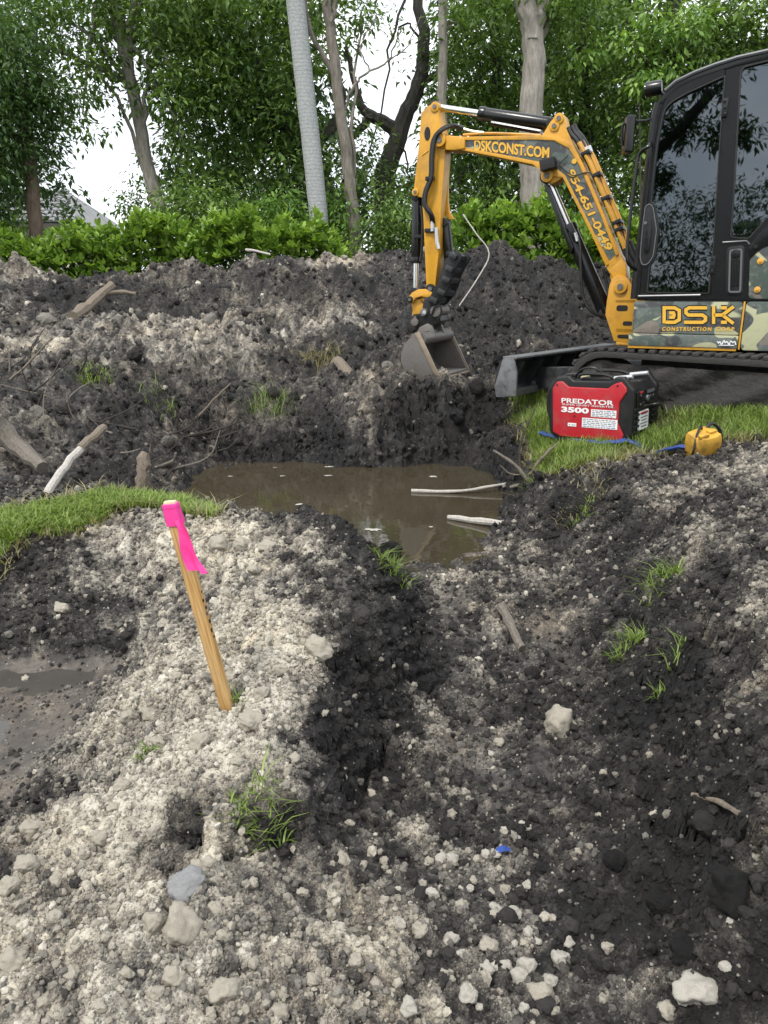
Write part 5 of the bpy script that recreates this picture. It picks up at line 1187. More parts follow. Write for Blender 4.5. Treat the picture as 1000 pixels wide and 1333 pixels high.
rest2 = [(160,1020,17),(132,1087,22),(75,1145,17),(37,1122,28),(12,1150,26),(95,1265,19),(245,1256,15),(272,1120,15),(227,1267,26),(362,1320,24),(445,1116,18),(471,1125,13),(465,1248,18),(290,1217,14),(282,1182,17),(260,1127,23),(72,1192,17),(407,1275,15),(340,900,20),(170,930,21),(195,927,19),(350,709,20),(287,705,25),(315,707,20),(82,790,18),(230,880,16),(300,880,14),(205,965,15),(150,1050,15),(110,1110,14),(330,1255,14),(165,1265,16),(205,1290,17),(60,1300,20),(130,1310,15),(395,1160,13),(430,1190,14),(440,1300,15),(490,1280,14),(500,1170,12),(385,985,14),(240,1030,16),(310,990,13),(185,1135,14),(330,1150,13),(20,1200,16),(150,1180,14),(100,1230,13),(265,1215,12),(215,810,14),(250,770,13),(345,780,14),(330,740,14),(230,730,13),(290,640+90,12),(365,870,15),(395,890,13),(270,1300,14),(500,1120,11),(455,1070,11)]
LB = banded(rest2, [(0, 725, 'on the crest behind the stake'), (725, 800, 'beside the upper half of the stake'), (800, 895, 'beside the lower half of the stake'), (895, 975, 'level with the foot of the stake'), (975, 1060, 'between stake and green tuft'), (1060, 1118, 'level with the green tuft'), (1118, 1140, 'just below the green tuft'), (1140, 1178, 'level with the blue-grey stone'), (1178, 1225, 'level with the long stone'), (1225, 1270, 'below the long stone'), (1270, 1300, 'near the bottom edge'), (1300, 1400, 'right on the bottom edge')], 'marl stone')
for i, t in enumerate(rest2): stone(t[0], t[1], t[2]*1.15, t[2], LB[t], 'stone', 'pale stones in the marl heap', i+2, sink=.42)
for i, (x, y, w, h) in enumerate(((892, 1232, 44, 34), (955, 1150, 60, 66), (470, 690, 40, 26), (505, 715, 34, 28), (800, 1120, 30, 24), (860, 1175, 40, 36))):
    stone(x, y, w, h, ['dark clod below the right bank near the white angular stone', 'biggest dark clod hanging on the lower right bank', 'dark clod on the sod ridge left of the trench mouth', 'dark clod at the tip of the sod ridge by the pond', 'small dark clod on the trench floor at the foot of the right bank', 'dark clod low on the right bank'][i], 'soil', None, i, 'clod', .35)

sc_p = hit(655, 1113); mb = MB(); mb.add([Vector((-.022, -.008, .0)), Vector((.0, -.013, .012)), Vector((.02, -.004, .004)), Vector((.022, .012, .001)), Vector((-.002, .01, .014)), Vector((-.02, .008, .004))], [(0, 1, 4, 5), (1, 2, 3, 4)])
sc_o = mb.build('plastic_scrap', M['blue']); sc_o.location = sc_p+Vector((0, 0, .008)); tag(sc_o, 'tiny crumpled blue plastic scrap among the trench pebbles', 'scrap')
# ------------------------------------------------------------------ loose gravel and crumbs lying on the dug ground (uncountable)
def gn_scatter(name, P_, rot, scl, tint, mat, label, detail=2, nscale=1.5, namp=1.7):
    me = bpy.data.meshes.new(name); me.vertices.add(len(P_)); me.vertices.foreach_set('co', P_.astype(np.float32).ravel())
    for nm, arr, tp in (('rot', rot, 'FLOAT_VECTOR'), ('scl', scl, 'FLOAT_VECTOR'), ('tint', tint, 'FLOAT')):
        a_ = me.attributes.new(nm, tp, 'POINT'); a_.data.foreach_set('vector' if tp != 'FLOAT' else 'value', arr.astype(np.float32).ravel())
    o = link(name, me, mat); tag(o, label, None, None, 'stuff')
    ng = bpy.data.node_groups.new(name, 'GeometryNodeTree'); ng.interface.new_socket('Geometry', in_out='INPUT', socket_type='NodeSocketGeometry'); ng.interface.new_socket('Geometry', in_out='OUTPUT', socket_type='NodeSocketGeometry')
    nd = ng.nodes; lk = ng.links; gi = nd.new('NodeGroupInput'); go = nd.new('NodeGroupOutput')
    ico = nd.new('GeometryNodeMeshIcoSphere'); ico.inputs['Subdivisions'].default_value = detail; ico.inputs['Radius'].default_value = 1
    sp_ = nd.new('GeometryNodeSetPosition'); no_ = nd.new('ShaderNodeTexNoise'); no_.inputs['Scale'].default_value = nscale; no_.inputs['Detail'].default_value = 4
    sub = nd.new('ShaderNodeVectorMath'); sub.operation = 'SUBTRACT'; sub.inputs[1].default_value = (.5, .5, .5); mul = nd.new('ShaderNodeVectorMath'); mul.operation = 'SCALE'; mul.inputs['Scale'].default_value = namp
    lk.new(no_.outputs['Color'], sub.inputs[0]); lk.new(sub.outputs[0], mul.inputs[0]); lk.new(ico.outputs['Mesh'], sp_.inputs['Geometry']); lk.new(mul.outputs[0], sp_.inputs['Offset'])
    sm = nd.new('GeometryNodeSetMaterial'); sm.inputs['Material'].default_value = mat; lk.new(sp_.outputs[0], sm.inputs[0])
    ip = nd.new('GeometryNodeInstanceOnPoints'); lk.new(gi.outputs[0], ip.inputs['Points']); lk.new(sm.outputs[0], ip.inputs['Instance'])
    for nm, sk in (('rot', 'Rotation'), ('scl', 'Scale')):
        na = nd.new('GeometryNodeInputNamedAttribute'); na.data_type = 'FLOAT_VECTOR'; na.inputs['Name'].default_value = nm; lk.new(na.outputs['Attribute'], ip.inputs[sk])
    lk.new(ip.outputs[0], go.inputs[0])
    md = o.modifiers.new('scatter', 'NODES'); md.node_group = ng
    return o
Wt = np.clip(S, .0, 1)
cell = np.gradient(Y, axis=0)*np.gradient(X, axis=1)
def pick(n, w):
    p = (w*cell).ravel(); p = p/p.sum(); return rng.choice(p.size, n, p=p)
def scatter(name, n, w, lo, hi, pw, label, tint_fn, sink=.25, detail=2):
    ii = pick(n, w); P_ = V[ii]+rng.normal(0, .004, (n, 3))*[1, 1, 0]; nr_ = NRM.reshape(-1, 3)[ii]
    s = lo*(hi/lo)**(rng.random(n)**pw); sc3 = s[:, None]*rng.uniform(.65, 1.25, (n, 3)); P_ = P_+nr_*(s*(.5-sink))[:, None]
    gn_scatter(name, P_, rng.uniform(0, 6.28, (n, 3)), sc3, tint_fn(S.ravel()[ii], n), M['gravel'], label, detail, *((1.1, 1.15) if detail > 2 else (1.5, 1.7)))
bare = (np.abs(X) < .66*Y+.8)*(1-.45*smear)*(1-sward)*(1-.85*smooth_mud)*((Z > WZ+.02) | (Y < 3.85))
tn = lambda s, n: np.clip(.2+.62*np.clip(s, 0, 1)+rng.normal(0, .11, n), .1, .95)
scatter('fine_gravel', 80000, bare*sstep(.25, .6, S)*(1-.45*fines)*(Y < 2.7)*(Y > .9), .0016, .0105, 3.6, 'fine pale gravel strewn over the near marl', tn)
scatter('gravel', 32000, bare*(.06+sstep(.3, .65, S))*(1-.45*fines)*(Y >= 2.2)*(Y < 4.6), .0026, .0145, 3.6, 'pale gravel on the heap around the stake', tn)
dk = lambda s, n: np.clip(.12+.5*np.clip(s, 0, 1)+rng.normal(0, .06, n)+(rng.random(n) < .12)*rng.uniform(.2, .55, n), .0, 1)
scatter('soil_crumbs', 54000, bare*(1-sstep(.3, .6, S))*(Y < 4.8)*(Y > .9), .0025, .016, 3.0, 'dark crumbs of muck in the trench and on its banks', dk, .3)
scatter('spoil_crumbs', 26000, bare*(Y >= 4.6)*(Y < 11.5), .007, .04, 3.4, 'crumbs and lumps on the spoil heaps behind the pond', lambda s, n: np.clip(.14+.6*np.clip(s, 0, 1)+rng.normal(0, .08, n)+(rng.random(n) < .03)*.4, 0, 1), .3)

scatter('clods', 500, bare*(1-sstep(.25, .5, S))*(Y < 5)*(Y > 1), .012, .032, 2.6, 'dark clods of muck lying along the trench and its banks', lambda s, n: np.clip(.1+.4*np.clip(s, 0, 1)+rng.normal(0, .05, n), 0, 1), .15, 3)
scatter('spoil_lumps', 450, bare*(Y >= 5)*(Y < 11.3), .03, .09, 2.6, 'larger lumps lying on the spoil heaps behind the pond', lambda s, n: np.clip(.1+.6*np.clip(s, 0, 1)+rng.normal(0, .08, n), 0, 1), .12, 3)
# ------------------------------------------------------------------ grass
def blades(P_, h, lean, width, tint, curl=.4):
    n = len(P_); az = rng.uniform(0, 6.283, n); d = np.stack([np.cos(az), np.sin(az), np.zeros(n)], 1); sd_ = np.stack([-d[:, 1], d[:, 0], np.zeros(n)], 1)
    L = lean[:, None]; H = h[:, None]; W_ = width[:, None]; upv = np.array([0, 0, 1.])
    p1 = P_+d*H*L*.35+upv*H*.55; p2 = P_+d*H*L*(1+curl*.3)+upv*H*(1-curl*.35*lean[:, None])
    V_ = np.stack([P_-sd_*W_, P_+sd_*W_, p1+sd_*W_*.8, p1-sd_*W_*.8, p2], 1).reshape(-1, 3)
    b = (np.arange(n)*5)[:, None]
    T = np.concatenate([b+[[0, 1, 2]], b+[[0, 2, 3]], b+[[3, 2, 4]]]); return V_, T, np.repeat(tint, 5)
def grass_obj(name, P_, hlo, hhi, mat, label, kind='stuff', cat=None, lean=(.2, .9), w=(.0016, .0034), tr=(0, 1)):
    n = len(P_); V_, T, tt = blades(P_, rng.uniform(hlo, hhi, n), rng.uniform(*lean, n), rng.uniform(*w, n), rng.uniform(*tr, n))
    o = link(name, big_mesh(name, V_, T, False, {'tint': tt}), mat); return tag(o, label, cat, None, kind)
lr = soft_poly(X, Y, LAWN_R, .1).astype(float); ll = soft_poly(X, Y, LAWN_L, .06).astype(float)
thin = .1+.9*sstep(-.3, .2, fbm(X, Y, 2.2, 3, 200))
for o_ in (1.,):
    trk = np.ones_like(X)
q = pick(30000, lr*thin); grass_obj('lawn_grass', V[q]+rng.normal(0, .006, (len(q), 3))*[1, 1, 0], .035, .12, M['grass'], 'green lawn grass around the generator', lean=(.2, 1.1), w=(.002, .0042))
q = pick(7500, lr*(1.15-thin)); grass_obj('dry_grass', V[q], .03, .08, M['grass_dry'], 'straw-coloured dead blades in the lawn by the generator', lean=(.5, 1.6), w=(.0018, .0034))
q = pick(9500, ll*(.4+.6*thin)); grass_obj('lawn_grass', V[q], .03, .075, M['grass'], 'strip of long bright grass left of the pond', tr=(.2, 1.), w=(.0024, .0055), lean=(.3, 1.3))
edge = (sward > .02)*(sward < .55)*(Y < 7.2)
q = pick(3500, edge*1.); grass_obj('dry_grass', V[q], .03, .1, M['grass_dry'], 'dry blades and rootlets along the torn sod edges', lean=(.6, 1.8))
tufts = [(818, 842, 22, .05, 150, 'green grass tuft low on the right bank above the trench'), (858, 762, 26, .06, 130, 'sparse drooping grass tuft on the face of the right bank'), (872, 875, 16, .05, 50, 'few green blades on the right bank below the tuft'), (335, 1064, 40, .042, 130, 'green grass tuft hanging under the broken sod at the marl heap'), (305, 914, 10, .035, 26, 'tiny grass sprout at the foot of the stake'), (418, 474, 26, .13, 170, 'yellowish grass clump on the mound above the log'), (355, 528, 30, .13, 150, 'thin grass clump on the slope above the pond bank'), (122, 498, 22, .13, 120, 'small grass clump on the left heap'), (760, 640, 34, .06, 130, 'dry grass fringe hanging below the lawn edge'), (508, 738, 22, .06, 130, 'grassy sod tip beside the pond at the trench mouth'), (760, 672, 16, .05, 60, 'small grass wisp on the dark bank below the lawn'), (205, 432+95, 24, .1, 70, 'wispy grass on the heap behind the left lawn'), (188, 988, 14, .03, 30, 'few thin blades on the marl left of the stake')]
for px, py, rad, hh, n, lab in tufts:
    c = hit(px, py); dp = c.y*CP_; rr = 1.25*rad/1000*dp; a_ = rng.uniform(0, 6.28, n); r_ = rr*np.sqrt(rng.random(n))*.9
    P_ = np.stack([c.x+r_*np.cos(a_), c.y+r_*np.sin(a_)*.8, np.zeros(n)], 1); P_[:, 2] = gz(P_[:, 0], P_[:, 1])
    o = grass_obj('grass_tuft', P_, hh*.6, hh*1.5, M['grass'] if 'dry' not in lab and 'yellow' not in lab else M['grass_dry'], lab, None, 'grass tuft', (.5, 2.1), (.0014, .0034))
# pale scum drifting on the pond
mb = MB(); random.seed(8)
for k in range(11):
    c = atz(random.uniform(290, 630), random.choice([random.uniform(605, 620), random.uniform(612, 700)]), WZ+.003); n = 17; ph = random.uniform(0, 6); s = random.uniform(.008, .04)
    v = [c+Vector((s*1.8*math.cos(6.283*j/n)*random.uniform(.3, 1.2), s*math.sin(6.283*j/n)*random.uniform(.3, 1.3), 0)) for j in range(n)]
    mb.add(v, [tuple(range(n))])
fo = mb.build('foam', M['foam'], smooth=False); tag(fo, 'pale scum flecks drifting on the pond', None, None, 'stuff')
# ------------------------------------------------------------------ trees, hedges, house behind
def leaves(centers, n_per, spread, size, mat_t=(0, 1), droop=.5, flat=False, aspect=.38):
    """clusters of folded leaf blades"""
    m = len(centers); n = m*n_per
    c = np.repeat(centers, n_per, 0); base_t = np.repeat(rng.uniform(*mat_t, m), n_per)
    off = rng.normal(0, 1, (n, 3)); off /= np.linalg.norm(off, axis=1, keepdims=True); rad = spread*rng.random(n)**.5
    p = c+off*rad[:, None]*[1, 1, .75]
    d = off*[1, 1, .5]+rng.normal(0, .35, (n, 3)); d[:, 2] -= droop; d /= np.linalg.norm(d, axis=1, keepdims=True)
    s = np.cross(d, rng.normal(0, .35, (n, 3))+[0, 0, 1.]); s /= np.linalg.norm(s, axis=1, keepdims=True)+1e-9
    up_ = np.cross(s, d); L = size*rng.uniform(.45, 1.5, n)[:, None]; W_ = L*aspect
    a = p; b = p+d*L; mid = p+d*L*.45
    l = mid+s*W_*.5+up_*W_*.18; r = mid-s*W_*.5+up_*W_*.18
    V_ = np.stack([a, l, b, r], 1).reshape(-1, 3); k = (np.arange(n)*4)[:, None]
    T = np.concatenate([k+[[0, 1, 2]], k+[[0, 2, 3]]])
    t = np.clip(base_t+rng.normal(0, .16, n), 0, 1)
    return V_, T, np.repeat(t, 4)
def in_blob(px, py, rx, ry, Yd, n, dz=None):
    c = np.array(at(px, py, Yd)); k = Yd/1000*1.03; R3 = np.array([rx*k, (dz if dz else max(rx, ry)*k*.8), ry*k])
    o = rng.normal(0, 1, (n, 3)); o /= np.linalg.norm(o, axis=1, keepdims=True); rr = rng.random(n)**.38
    w = 1+.28*np.sin(o[:, 0]*5+px)+.2*np.sin(o[:, 2]*7+py)
    return c+o*R3*(rr*w)[:, None]
def crown(parent, blobs, mat, size=.13, n_per=16, spread=.26, dens=1., droop=.5, tint=(0.1, .9), name='crown', aspect=.38):
    cs = []
    for b in blobs:
        px, py, rx, ry, Yd = b[:5]; d_ = b[5] if len(b) > 5 else 1
        n = max(6, int(rx*ry*math.pi*.0125*dens*d_*(.13/size)**1.4)); cs.append(in_blob(px, py, rx, ry, Yd, n))
    cs = np.concatenate(cs); V_, T, tt = leaves(cs, n_per, spread*1.05, size, tint, droop, aspect=aspect)
    o = link(name, big_mesh(name, V_-np.array(parent.location), T, False, {'tint': tt}), mat, parent); return o
def limb(mb, pts_, r0, r1, n=9, jit=.02, k=5):
    c = catmull(pts_, k) if len(pts_) > 2 else [Vector(pts_[0]), Vector(pts_[1])]
    c = [p+Vector((random.gauss(0, jit), random.gauss(0, jit), 0)) for p in c]; m = len(c)
    mb.tube(c, [r0+(r1-r0)*i/(m-1) for i in range(m)], n)
def tree(name, label, Yd, trunk_px, r0, r1, tmat, blobs, lmat, branches=(), group=None, **kw):
    base_p = at(*trunk_px[0], Yd); root = empty(name, (base_p.x, Yd, 0)); o0 = Vector(root.location)
    tag(root, label, 'tree', group)
    mb = MB(); P_ = [Vector((base_p.x, Yd, -.1))-o0]+[at(a, b, Yd)-o0 for a, b in trunk_px]
    limb(mb, P_, r0, r1, 10, .012); mb.build('trunk', tmat, root)
    for br_ in branches:
        mb = MB(); limb(mb, [at(a, b, Yd+random.uniform(-.1, .1))-o0 for a, b in br_[0]], br_[1], br_[2], 7, .015); mb.build('branch', tmat, root)
    # a few boughs from the trunk into the crown
    for b in blobs[:8]:
        tx = trunk_px[min(len(trunk_px)-1, 1+int(random.random()*(len(trunk_px)-1)))]
        s = at(*tx, Yd)-o0; e = at(b[0], b[1], b[4])-o0
        mb = MB(); limb(mb, [s, s.lerp(e, .5)+Vector((0, 0, .25)), e], r1*.5, .015, 6, .04); mb.build('branch', tmat, root)
    if blobs: crown(root, blobs, lmat, **kw)
    return root
random.seed(21)
tree('broadleaf_tree', 'dense dark leafy tree at the far left edge with a short brown trunk', 13.6, [(46, 290), (41, 240), (36, 190), (30, 120)], .13, .09, M['bark_brown'],
     [(20,120,70,80,13.6),(40,140,46,50,13.6),(-10,205,46,52,13.4),(-15,270,30,24,13.5),(-40,160,60,110,13.5),(20,60,60,30,13.8,.7)], M['leaf_dark'], size=.10, n_per=18, tint=(.1, .8))
tree('broadleaf_tree', 'tall tree with straight grey trunk leaning left beside the roof', 15.5, [(208, 290), (199, 245), (187, 190), (172, 110), (156, 40), (142, -40)], .145, .10, M['bark_pale'],
     [(95,40,85,42,15.5,.8),(205,25,85,45,15.5),(130,100,60,34,15.2,.7),(235,110,50,55,15.3,.9),(170,-25,160,40,15.5),(50,10,60,34,15.6,.8),(105,148,38,40,15.2,.5),(240,190,24,34,15.2,.5)], M['leaf'], branches=[([(172, 110), (120, 85), (60, 60), (20, 50)], .06, .02), ([(165, 75), (172, 20), (180, -20)], .09, .04)], size=.13)
tree('evergreen_tree', 'massive dark green tree with drooping leaves in the middle behind the palm', 16.6, [(436, 310), (420, 250), (395, 195), (360, 140), (335, 110), (320, 60)], .3, .16, M['bark_dark'],
     [(300,50,80,70,16.5),(375,80,55,80,16.4),(275,150,70,60,16.4,1.05),(345,190,85,60,16.2,1.1),(405,240,55,50,16.2),(300,250,85,45,16.3,1.1),(380,290,80,35,16.2),(250,90,50,50,16.6),(330,120,60,50,15.8,.8),(440,170,30,50,16.8,.5),(350,5,110,30,16.6)], M['leaf'], branches=[([(395, 195), (430, 170), (446, 130), (440, 100)], .12, .05)], size=.14, tint=(.0, .9))
pl = at(416, 305, 14.2); palm = empty('royal_palm', (pl.x, 14.2, 0)); tag(palm, 'smooth pale grey palm trunk rising in front of the trees', 'palm tree')
mb = MB(); P_ = [Vector((pl.x, 14.2, -.1))]+[at(a, b, 14.2) for a, b in ((416, 305), (409, 225), (400, 140), (389, 40), (380, -40), (366, -200), (352, -420), (340, -700))]
limb(mb, [p-Vector(palm.location) for p in P_], .165, .14, 18, .003); mb.build('trunk', M['palm'], palm)
def fronds(parent, top, n, L, mat, drop=.8):
    vs_, ts, tt = [], [], []; k = 0
    for i in range(n):
        az = 6.283*i/n+random.uniform(-.2, .2); el_ = random.uniform(.0, 1.1); d = np.array([math.cos(az), math.sin(az), 0])
        for j in range(34):
            t = j/33; p = np.array(top)+d*L*t*math.cos(el_*(1-t*.5))+np.array([0, 0, L*(math.sin(el_)*t-drop*t*t)])
            for s in (1, -1):
                sd_ = np.array([-d[1], d[0], 0])*s; ll_ = L*.24*math.sin(math.pi*(.12+.85*t)); tip = p+sd_*ll_*.8+d*ll_*.5+np.array([0, 0, -ll_*random.uniform(.2, .7)]); w = d*.025
                vs_ += [p-w, p+w, tip]; ts.append((k, k+1, k+2)); k += 3; tt += [random.random()]*3
    return link('crown', big_mesh('crown', np.array(vs_), np.array(ts), False, {'tint': np.array(tt)}), mat, parent)
fronds(palm, P_[-1]-Vector(palm.location), 16, 3.2, M['leaf'])
tree('slender_tree', 'thin grey-brown trunk with forked bare limbs right of the palm', 14.6, [(463, 322), (456, 250), (448, 180), (437, 90), (428, 20), (420, -40)], .12, .075, M['bark'],
     [(470,25,40,30,14.8,.3),(420,-20,60,24,14.8,.6)], M['leaf'], branches=[([(440, 110), (420, 70), (404, 40), (394, -10)], .05, .03), ([(430, 35), (436, 5), (440, -30)], .05, .03), ([(446, 150), (462, 110), (482, 92), (505, 80), (520, 40)], .025, .012), ([(482, 92), (470, 60), (490, 20)], .014, .008), ([(505, 80), (530, 60), (548, 20)], .012, .006)], size=.11)
tree('banyan_tree', 'dark crooked tree limb curving up between the thin trunk and the stick', 17.5, [(500, 250), (505, 215), (517, 185), (528, 150), (545, 110), (552, 60), (546, 10), (535, -40), (530, -90)], .25, .06, M['bark_dark'],
     [(515,40,45,40,17.5,.22),(565,80,26,60,17.5,.35),(480,200,36,44,17.2,.45),(535,245,36,34,17.2,.7)], M['leaf'], branches=[([(520, 175), (500, 160), (482, 150), (470, 138), (462, 110), (450, 60)], .16, .04), ([(545, 110), (575, 90), (590, 60)], .08, .03), ([(482, 150), (468, 170), (440, 185)], .1, .05)], size=.12)
tree('slender_tree', 'slim pale trunk rising behind the stick of the excavator', 16, [(577, 290), (577, 220), (576, 140), (577, 60), (577, -30)], .11, .08, M['bark_pale'],
     [(605,40,46,50,16.2,.7),(585,150,26,40,16.2,.5)], M['leaf'], size=.12)
tree('hardwood_tree', 'thick pale trunk forking near the top behind the excavator boom', 14.8, [(694, 285), (692, 220), (691, 150), (695, 90), (693, 40), (684, 5), (674, -40)], .23, .17, M['bark_pale'],
     [(670,-20,70,36,15,.8),(730,10,60,40,15.2,.8)], M['leaf'], branches=[([(693, 55), (704, 15), (712, -30)], .14, .1)], size=.13)
tree('evergreen_tree', 'leafy tree filling the view above the excavator boom', 17.2, [(640, 300), (642, 200), (648, 100), (640, 0)], .16, .1, M['bark_dark'],
     [(620,70,60,60,17.2),(650,150,60,60,17),(610,200,45,60,16.8),(650,250,60,45,16.6),(600,130,40,50,17),(650,10,80,40,17.2),(560,290,40,40,16,.9)], M['leaf'], size=.13, tint=(.1, 1))
tree('evergreen_tree', 'leafy tree right of the thick pale trunk', 16.8, [(762, 310), (765, 200), (758, 100), (765, -10)], .15, .1, M['bark_dark'],
     [(755,60,55,60,16.8),(770,140,55,60,16.6),(745,210,50,60,16.4),(770,280,55,45,16),(730,130,30,50,16.6,.8),(760,-5,90,30,17),(725,270,40,45,16)], M['leaf'], size=.13, tint=(.1, 1))
tree('evergreen_tree', 'leafy tree with bright young growth above the excavator cab', 16, [(868, 310), (866, 200), (872, 100), (880, -10)], .15, .1, M['bark_dark'],
     [(835,70,50,60,16),(895,35,70,45,16),(965,25,70,50,16),(830,150,45,55,15.8),(850,220,60,50,15.6),(920,90,60,40,16),(1020,60,60,60,16),(960,120,70,60,16.2),(930,200,80,70,16.2)], M['leaf'], size=.13, tint=(.1, 1))
def shrub(name, label, Yd, blobs, mat, group=None, **kw):
    c = at(blobs[0][0], blobs[0][1], Yd); root = empty(name, (c.x, Yd, 0)); tag(root, label, 'shrub', group)
    for k in range(4):
        mb = MB(); limb(mb, [Vector((random.uniform(-.2, .2), 0, -.05)), Vector((random.uniform(-.5, .5), random.uniform(-.2, .2), c.z*.8))], .03, .012, 5); mb.build('stem', M['bark_dark'], root)
    crown(root, blobs, mat, name='foliage', **kw); return root
shrub('young_growth', 'bright yellow-green sprays at the upper right above the cab', 14.9, [(872,30,34,18,14.9,.7),(838,105,26,16,14.9,.7),(905,22,22,14,14.9,.6),(868,88,18,10,14.8,.6),(800,55,24,16,15,.6),(758,75,20,14,15,.5)], M['leaf_light'], size=.14, droop=.8)
shrub('shrub', 'rounded dark shrub standing behind the stick of the excavator', 13.9, [(525,290,50,46,13.9,1.1),(560,310,40,34,13.8,1.1),(490,315,30,30,13.9)], M['leaf'], size=.09, tint=(.15, .9))
shrub('shrub', 'loose shrub above the hedge right of the tiled roof', 14.6, [(250,262,50,30,14.6),(290,290,50,28,14.4),(225,285,40,22,14.4)], M['leaf'], size=.11, tint=(.2, 1))
shrub('shrub', 'dark shrub above the hedge beside the palm trunk', 14.4, [(350,275,50,26,14.6),(390,285,40,26,14.5),(440,290,26,34,14.6,.8)], M['leaf_light'], size=.13, tint=(0, .6))
shrub('shrub', 'pale bush beside the brown trunk left of the roof', 14.6, [(10,300,26,22,14.3),(158,268,22,16,16,.7),(185,258,26,20,16,.6)], M['leaf_light'], size=.12, tint=(0, .7))
# rounded-leaf hedges
def hedge(label, x0, x1, Yd, top_px, seed):
    a, b = at(x0, 330, Yd), at(x1, 330, Yd); root = empty('hedge', ((a.x+b.x)/2, Yd, 0)); tag(root, label, 'hedge'); o0 = np.array(root.location)
    n = int(520*(b.x-a.x)); x = rng.uniform(a.x, b.x, n); zt = np.interp(x, [at(q, w, Yd).x for q, w in top_px], [at(q, w, Yd).z for q, w in top_px])+.1*np.sin(x*5+seed)+.09*np.sin(x*11)+.07*np.sin(x*23+1)+rng.normal(0, .05, n)
    yy = rng.uniform(-.55, .5, n); z = zt*(1-rng.random(n)**1.6*.62)-.12*np.abs(yy)
    cs = np.stack([x, Yd+yy, z], 1)-o0
    m = 9; N_ = n*m; c = np.repeat(cs, m, 0); off = rng.normal(0, 1, (N_, 3)); off /= np.linalg.norm(off, axis=1, keepdims=True); off[:, 2] = np.abs(off[:, 2])*.9+.15
    p = c+off*.05; d = off+rng.normal(0, .2, (N_, 3)); d /= np.linalg.norm(d, axis=1, keepdims=True)
    s = np.cross(d, [0, 0, 1.])+rng.normal(0, .1, (N_, 3)); s /= np.linalg.norm(s, axis=1, keepdims=True); L = rng.uniform(.08, .14, N_)[:, None]; W_ = L*.5
    q1, q2 = p+d*L*.4, p+d*L*.8
    V_ = np.stack([p, q1+s*W_*.5, q2+s*W_*.42, p+d*L*1.02, q2-s*W_*.42, q1-s*W_*.5], 1).reshape(-1, 3); k = (np.arange(N_)*6)[:, None]
    Q = np.concatenate([k+[[0, 1, 2, 3]], k+[[0, 3, 4, 5]]])
    t = np.clip(np.repeat(rng.uniform(.1, .9, n), m)+rng.normal(0, .15, N_), 0, 1)
    link('foliage', big_mesh('foliage', V_, Q, False, {'tint': np.repeat(t, 6)}), M['leaf_hedge'], root)
    for k in range(int((b.x-a.x)*1.4)):
        xx = a.x+(k+.5)/1.4; mb = MB(); limb(mb, [Vector((xx, Yd, -.05))-Vector(o0), Vector((xx+.1, Yd+.1, 1.0))-Vector(o0)], .025, .012, 5); mb.build('stem', M['bark_dark'], root)
hedge('bright green rounded-leaf hedge along the crest at the left', -60, 452, 13, [(-60, 306), (40, 318), (110, 314), (200, 293), (260, 302), (330, 290), (380, 300), (420, 308), (452, 314)], 1)
hedge('bright green rounded-leaf hedge behind the bucket and boom', 586, 860, 12.9, [(586, 300), (640, 272), (690, 285), (720, 278), (760, 300), (860, 290)], 2)
# far wood closing the view
wood_blobs = [(x, y, 60, 50, 24+random.uniform(-1, 2)) for x, y in [(330,200),(400,150),(300,110),(380,60),(450,240),(580,240),(620,120),(640,220),(700,200),(700,100),(760,180),(760,90),(820,200),(830,110),(890,170),(900,80),(960,160),(970,80),(1030,120),(640,40),(720,30),(800,30),(260,230),(350,280),(450,300),(560,300),(650,300),(750,290),(850,290),(30,230),(-30,150),(0,60),(300,20),(230,20)]]
fw = empty('far_wood', (0, 24, 0)); V_, T, tt = leaves(np.concatenate([in_blob(b[0], b[1], b[2], b[3], b[4], 70) for b in wood_blobs]), 14, .4, .26, (0, .8), .5, aspect=.45)
bpy.data.objects.remove(fw)
fw = link('far_wood', big_mesh('far_wood', V_, T, False, {'tint': tt}), M['leaf_far']); tag(fw, 'far dark green wood closing the gaps behind the trees', None, None, 'stuff')
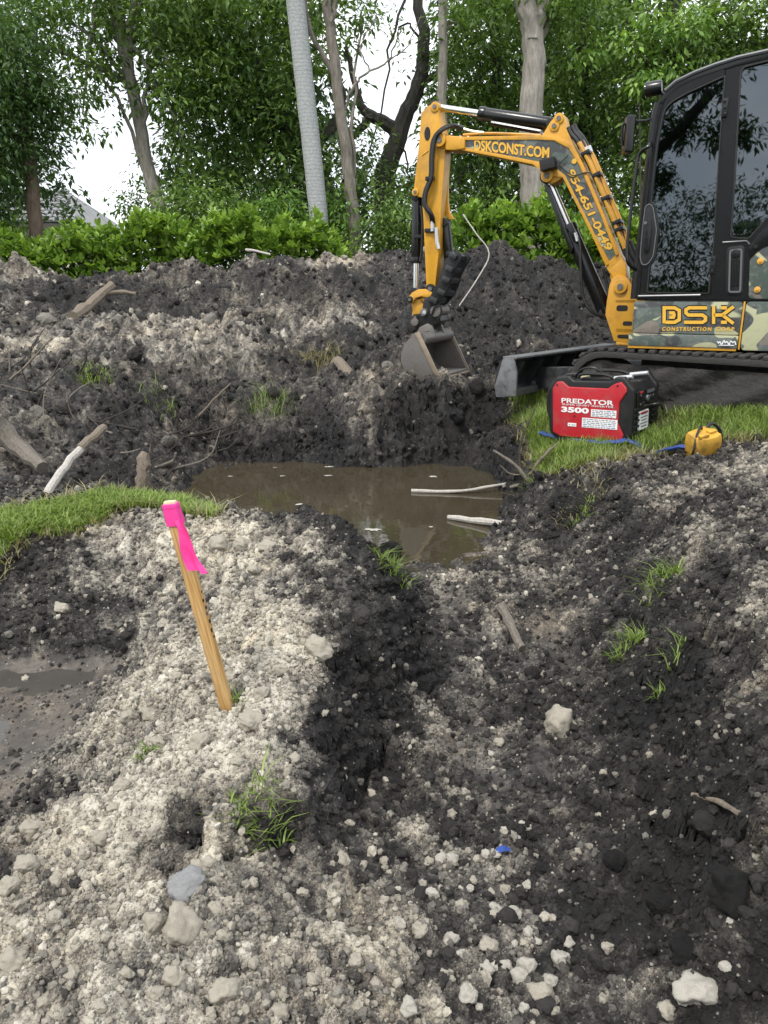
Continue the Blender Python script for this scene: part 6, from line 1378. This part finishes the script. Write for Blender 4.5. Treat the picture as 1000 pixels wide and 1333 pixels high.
# trees on the other side of the street, seen mirrored in the cab glass
def mirrored():
    r1_ = empty('oak_tree', (-6.6, -7.1, 0)); tag(r1_, 'spreading oak mirrored in the cab door glass', 'tree')
    mb = MB(); limb(mb, [Vector((-2.2, 0, -.1)), Vector((-2.1, .1, 2)), Vector((-1.2, 0, 3.2)), Vector((.3, 0, 4.0)), Vector((1.8, .2, 5.2))], .35, .1, 10); mb.build('trunk', M['bark_dark'], r1_)
    cs = []
    for x, z, r_ in ((-1.2, 4.4, .8), (-.2, 5.3, .9), (.8, 4.6, .7), (1.6, 5.6, .9), (2.2, 4.3, .6), (.4, 3.6, .5), (-2.2, 5.4, .9), (-.8, 6.6, .7), (1.1, 6.7, .6)):
        o = rng.normal(0, 1, (46, 3)); o /= np.linalg.norm(o, axis=1, keepdims=True); cs.append(np.array([x, 0, z])+o*r_*(rng.random((46, 1))**.4)*[1.2, 1, .7])
    V_, T, tt = leaves(np.concatenate(cs), 15, .28, .17, (0, .6)); link('crown', big_mesh('crown', V_, T, False, {'tint': tt}), M['leaf_dark'], r1_)
    r2_ = empty('small_palm', (-2.6, -6.4, 0)); tag(r2_, 'bushy palm mirrored in the rear side window of the cab', 'palm tree')
    mb = MB(); limb(mb, [Vector((0, 0, -.1)), Vector((.05, 0, 1.2)), Vector((0, 0, 2.0))], .2, .16, 10); mb.build('trunk', M['bark'], r2_)
    fronds(r2_, (0, 0, 2.0), 22, 1.5, M['leaf_dark'], .6)
    r3_ = empty('hedge', (-6, -13, 0)); tag(r3_, 'dark hedge across the street mirrored low in the cab glass', 'hedge')
    n = 2600; cs = np.stack([rng.uniform(-9, 9, n), rng.uniform(-.8, .8, n), rng.uniform(0, 3.6, n)+.6*np.sin(np.linspace(0, 40, n))], 1)
    V_, T, tt = leaves(cs, 12, .3, .16, (0, .5)); link('foliage', big_mesh('foliage', V_, T, False, {'tint': tt}), M['leaf_dark'], r3_)
mirrored()
# house with a tiled roof seen between the trunks
hY = 33.; e0, e1 = at(-20, 291, hY), at(104, 291, hY); rise, run = 1.55, 3.4; ze = e0.z
house = empty('house', ((e0.x+e1.x)/2, hY+run, 0)); tag(house, 'house with grey-white tiled roof partly hidden behind the left trees', 'house'); ho = Vector(house.location)
wdt = e1.x-e0.x
mb = MB(); mb.box((0, .2, ze/2-.1), (wdt-.6, 2*run-.6, ze-.1)); mb.build('wall', M['stucco'], house)
mb = MB(); v = [(-wdt/2, -run, ze), (wdt/2, -run, ze), (wdt/2-1.6, 0, ze+rise), (-wdt/2, 0, ze+rise), (-wdt/2, run, ze), (wdt/2, run, ze)]; mb.add([Vector(p) for p in v], [(0, 1, 2, 3), (3, 2, 5, 4), (0, 3, 4), (1, 5, 2)]); roof = mb.build('roof', M['tile'], house, smooth=False)
mb = MB(); mb.box((0, -run+.02, ze-.1), (wdt, .06, .2)); mb.build('fascia', M['soffit'], roof)
tile_me = None; cols_, rows_ = 15, 10; tw = wdt/cols_; sl = math.hypot(rise, run); tl = sl/rows_; an = math.atan2(rise, run)
for i in range(rows_):
    for j in range(cols_):
        if (j+1)*tw > wdt-1.6*(i+.6)/rows_: continue
        if tile_me is None:
            mb = MB(); k = 7; v = []
            for q in range(2):
                for a_ in range(k): t = math.pi*a_/(k-1); v.append((-tw*.5*math.cos(t), -tl*.55+q*tl*1.1, .11*math.sin(t)+(.05 if q == 0 else 0)))
            mb.add([Vector(p) for p in v], [(a_, a_+1, k+a_+1, k+a_) for a_ in range(k-1)]+[tuple(range(k))]); o = mb.build('roof_tile', M['tile'], roof, angle=60); tile_me = o.data
        else: o = link('roof_tile', tile_me, None, roof)
        s = (i+.5)*tl; o.location = (-wdt/2+(j+.5)*tw, -run+s*math.cos(an), ze+s*math.sin(an)+.02); o.rotation_euler = (an, 0, 0)
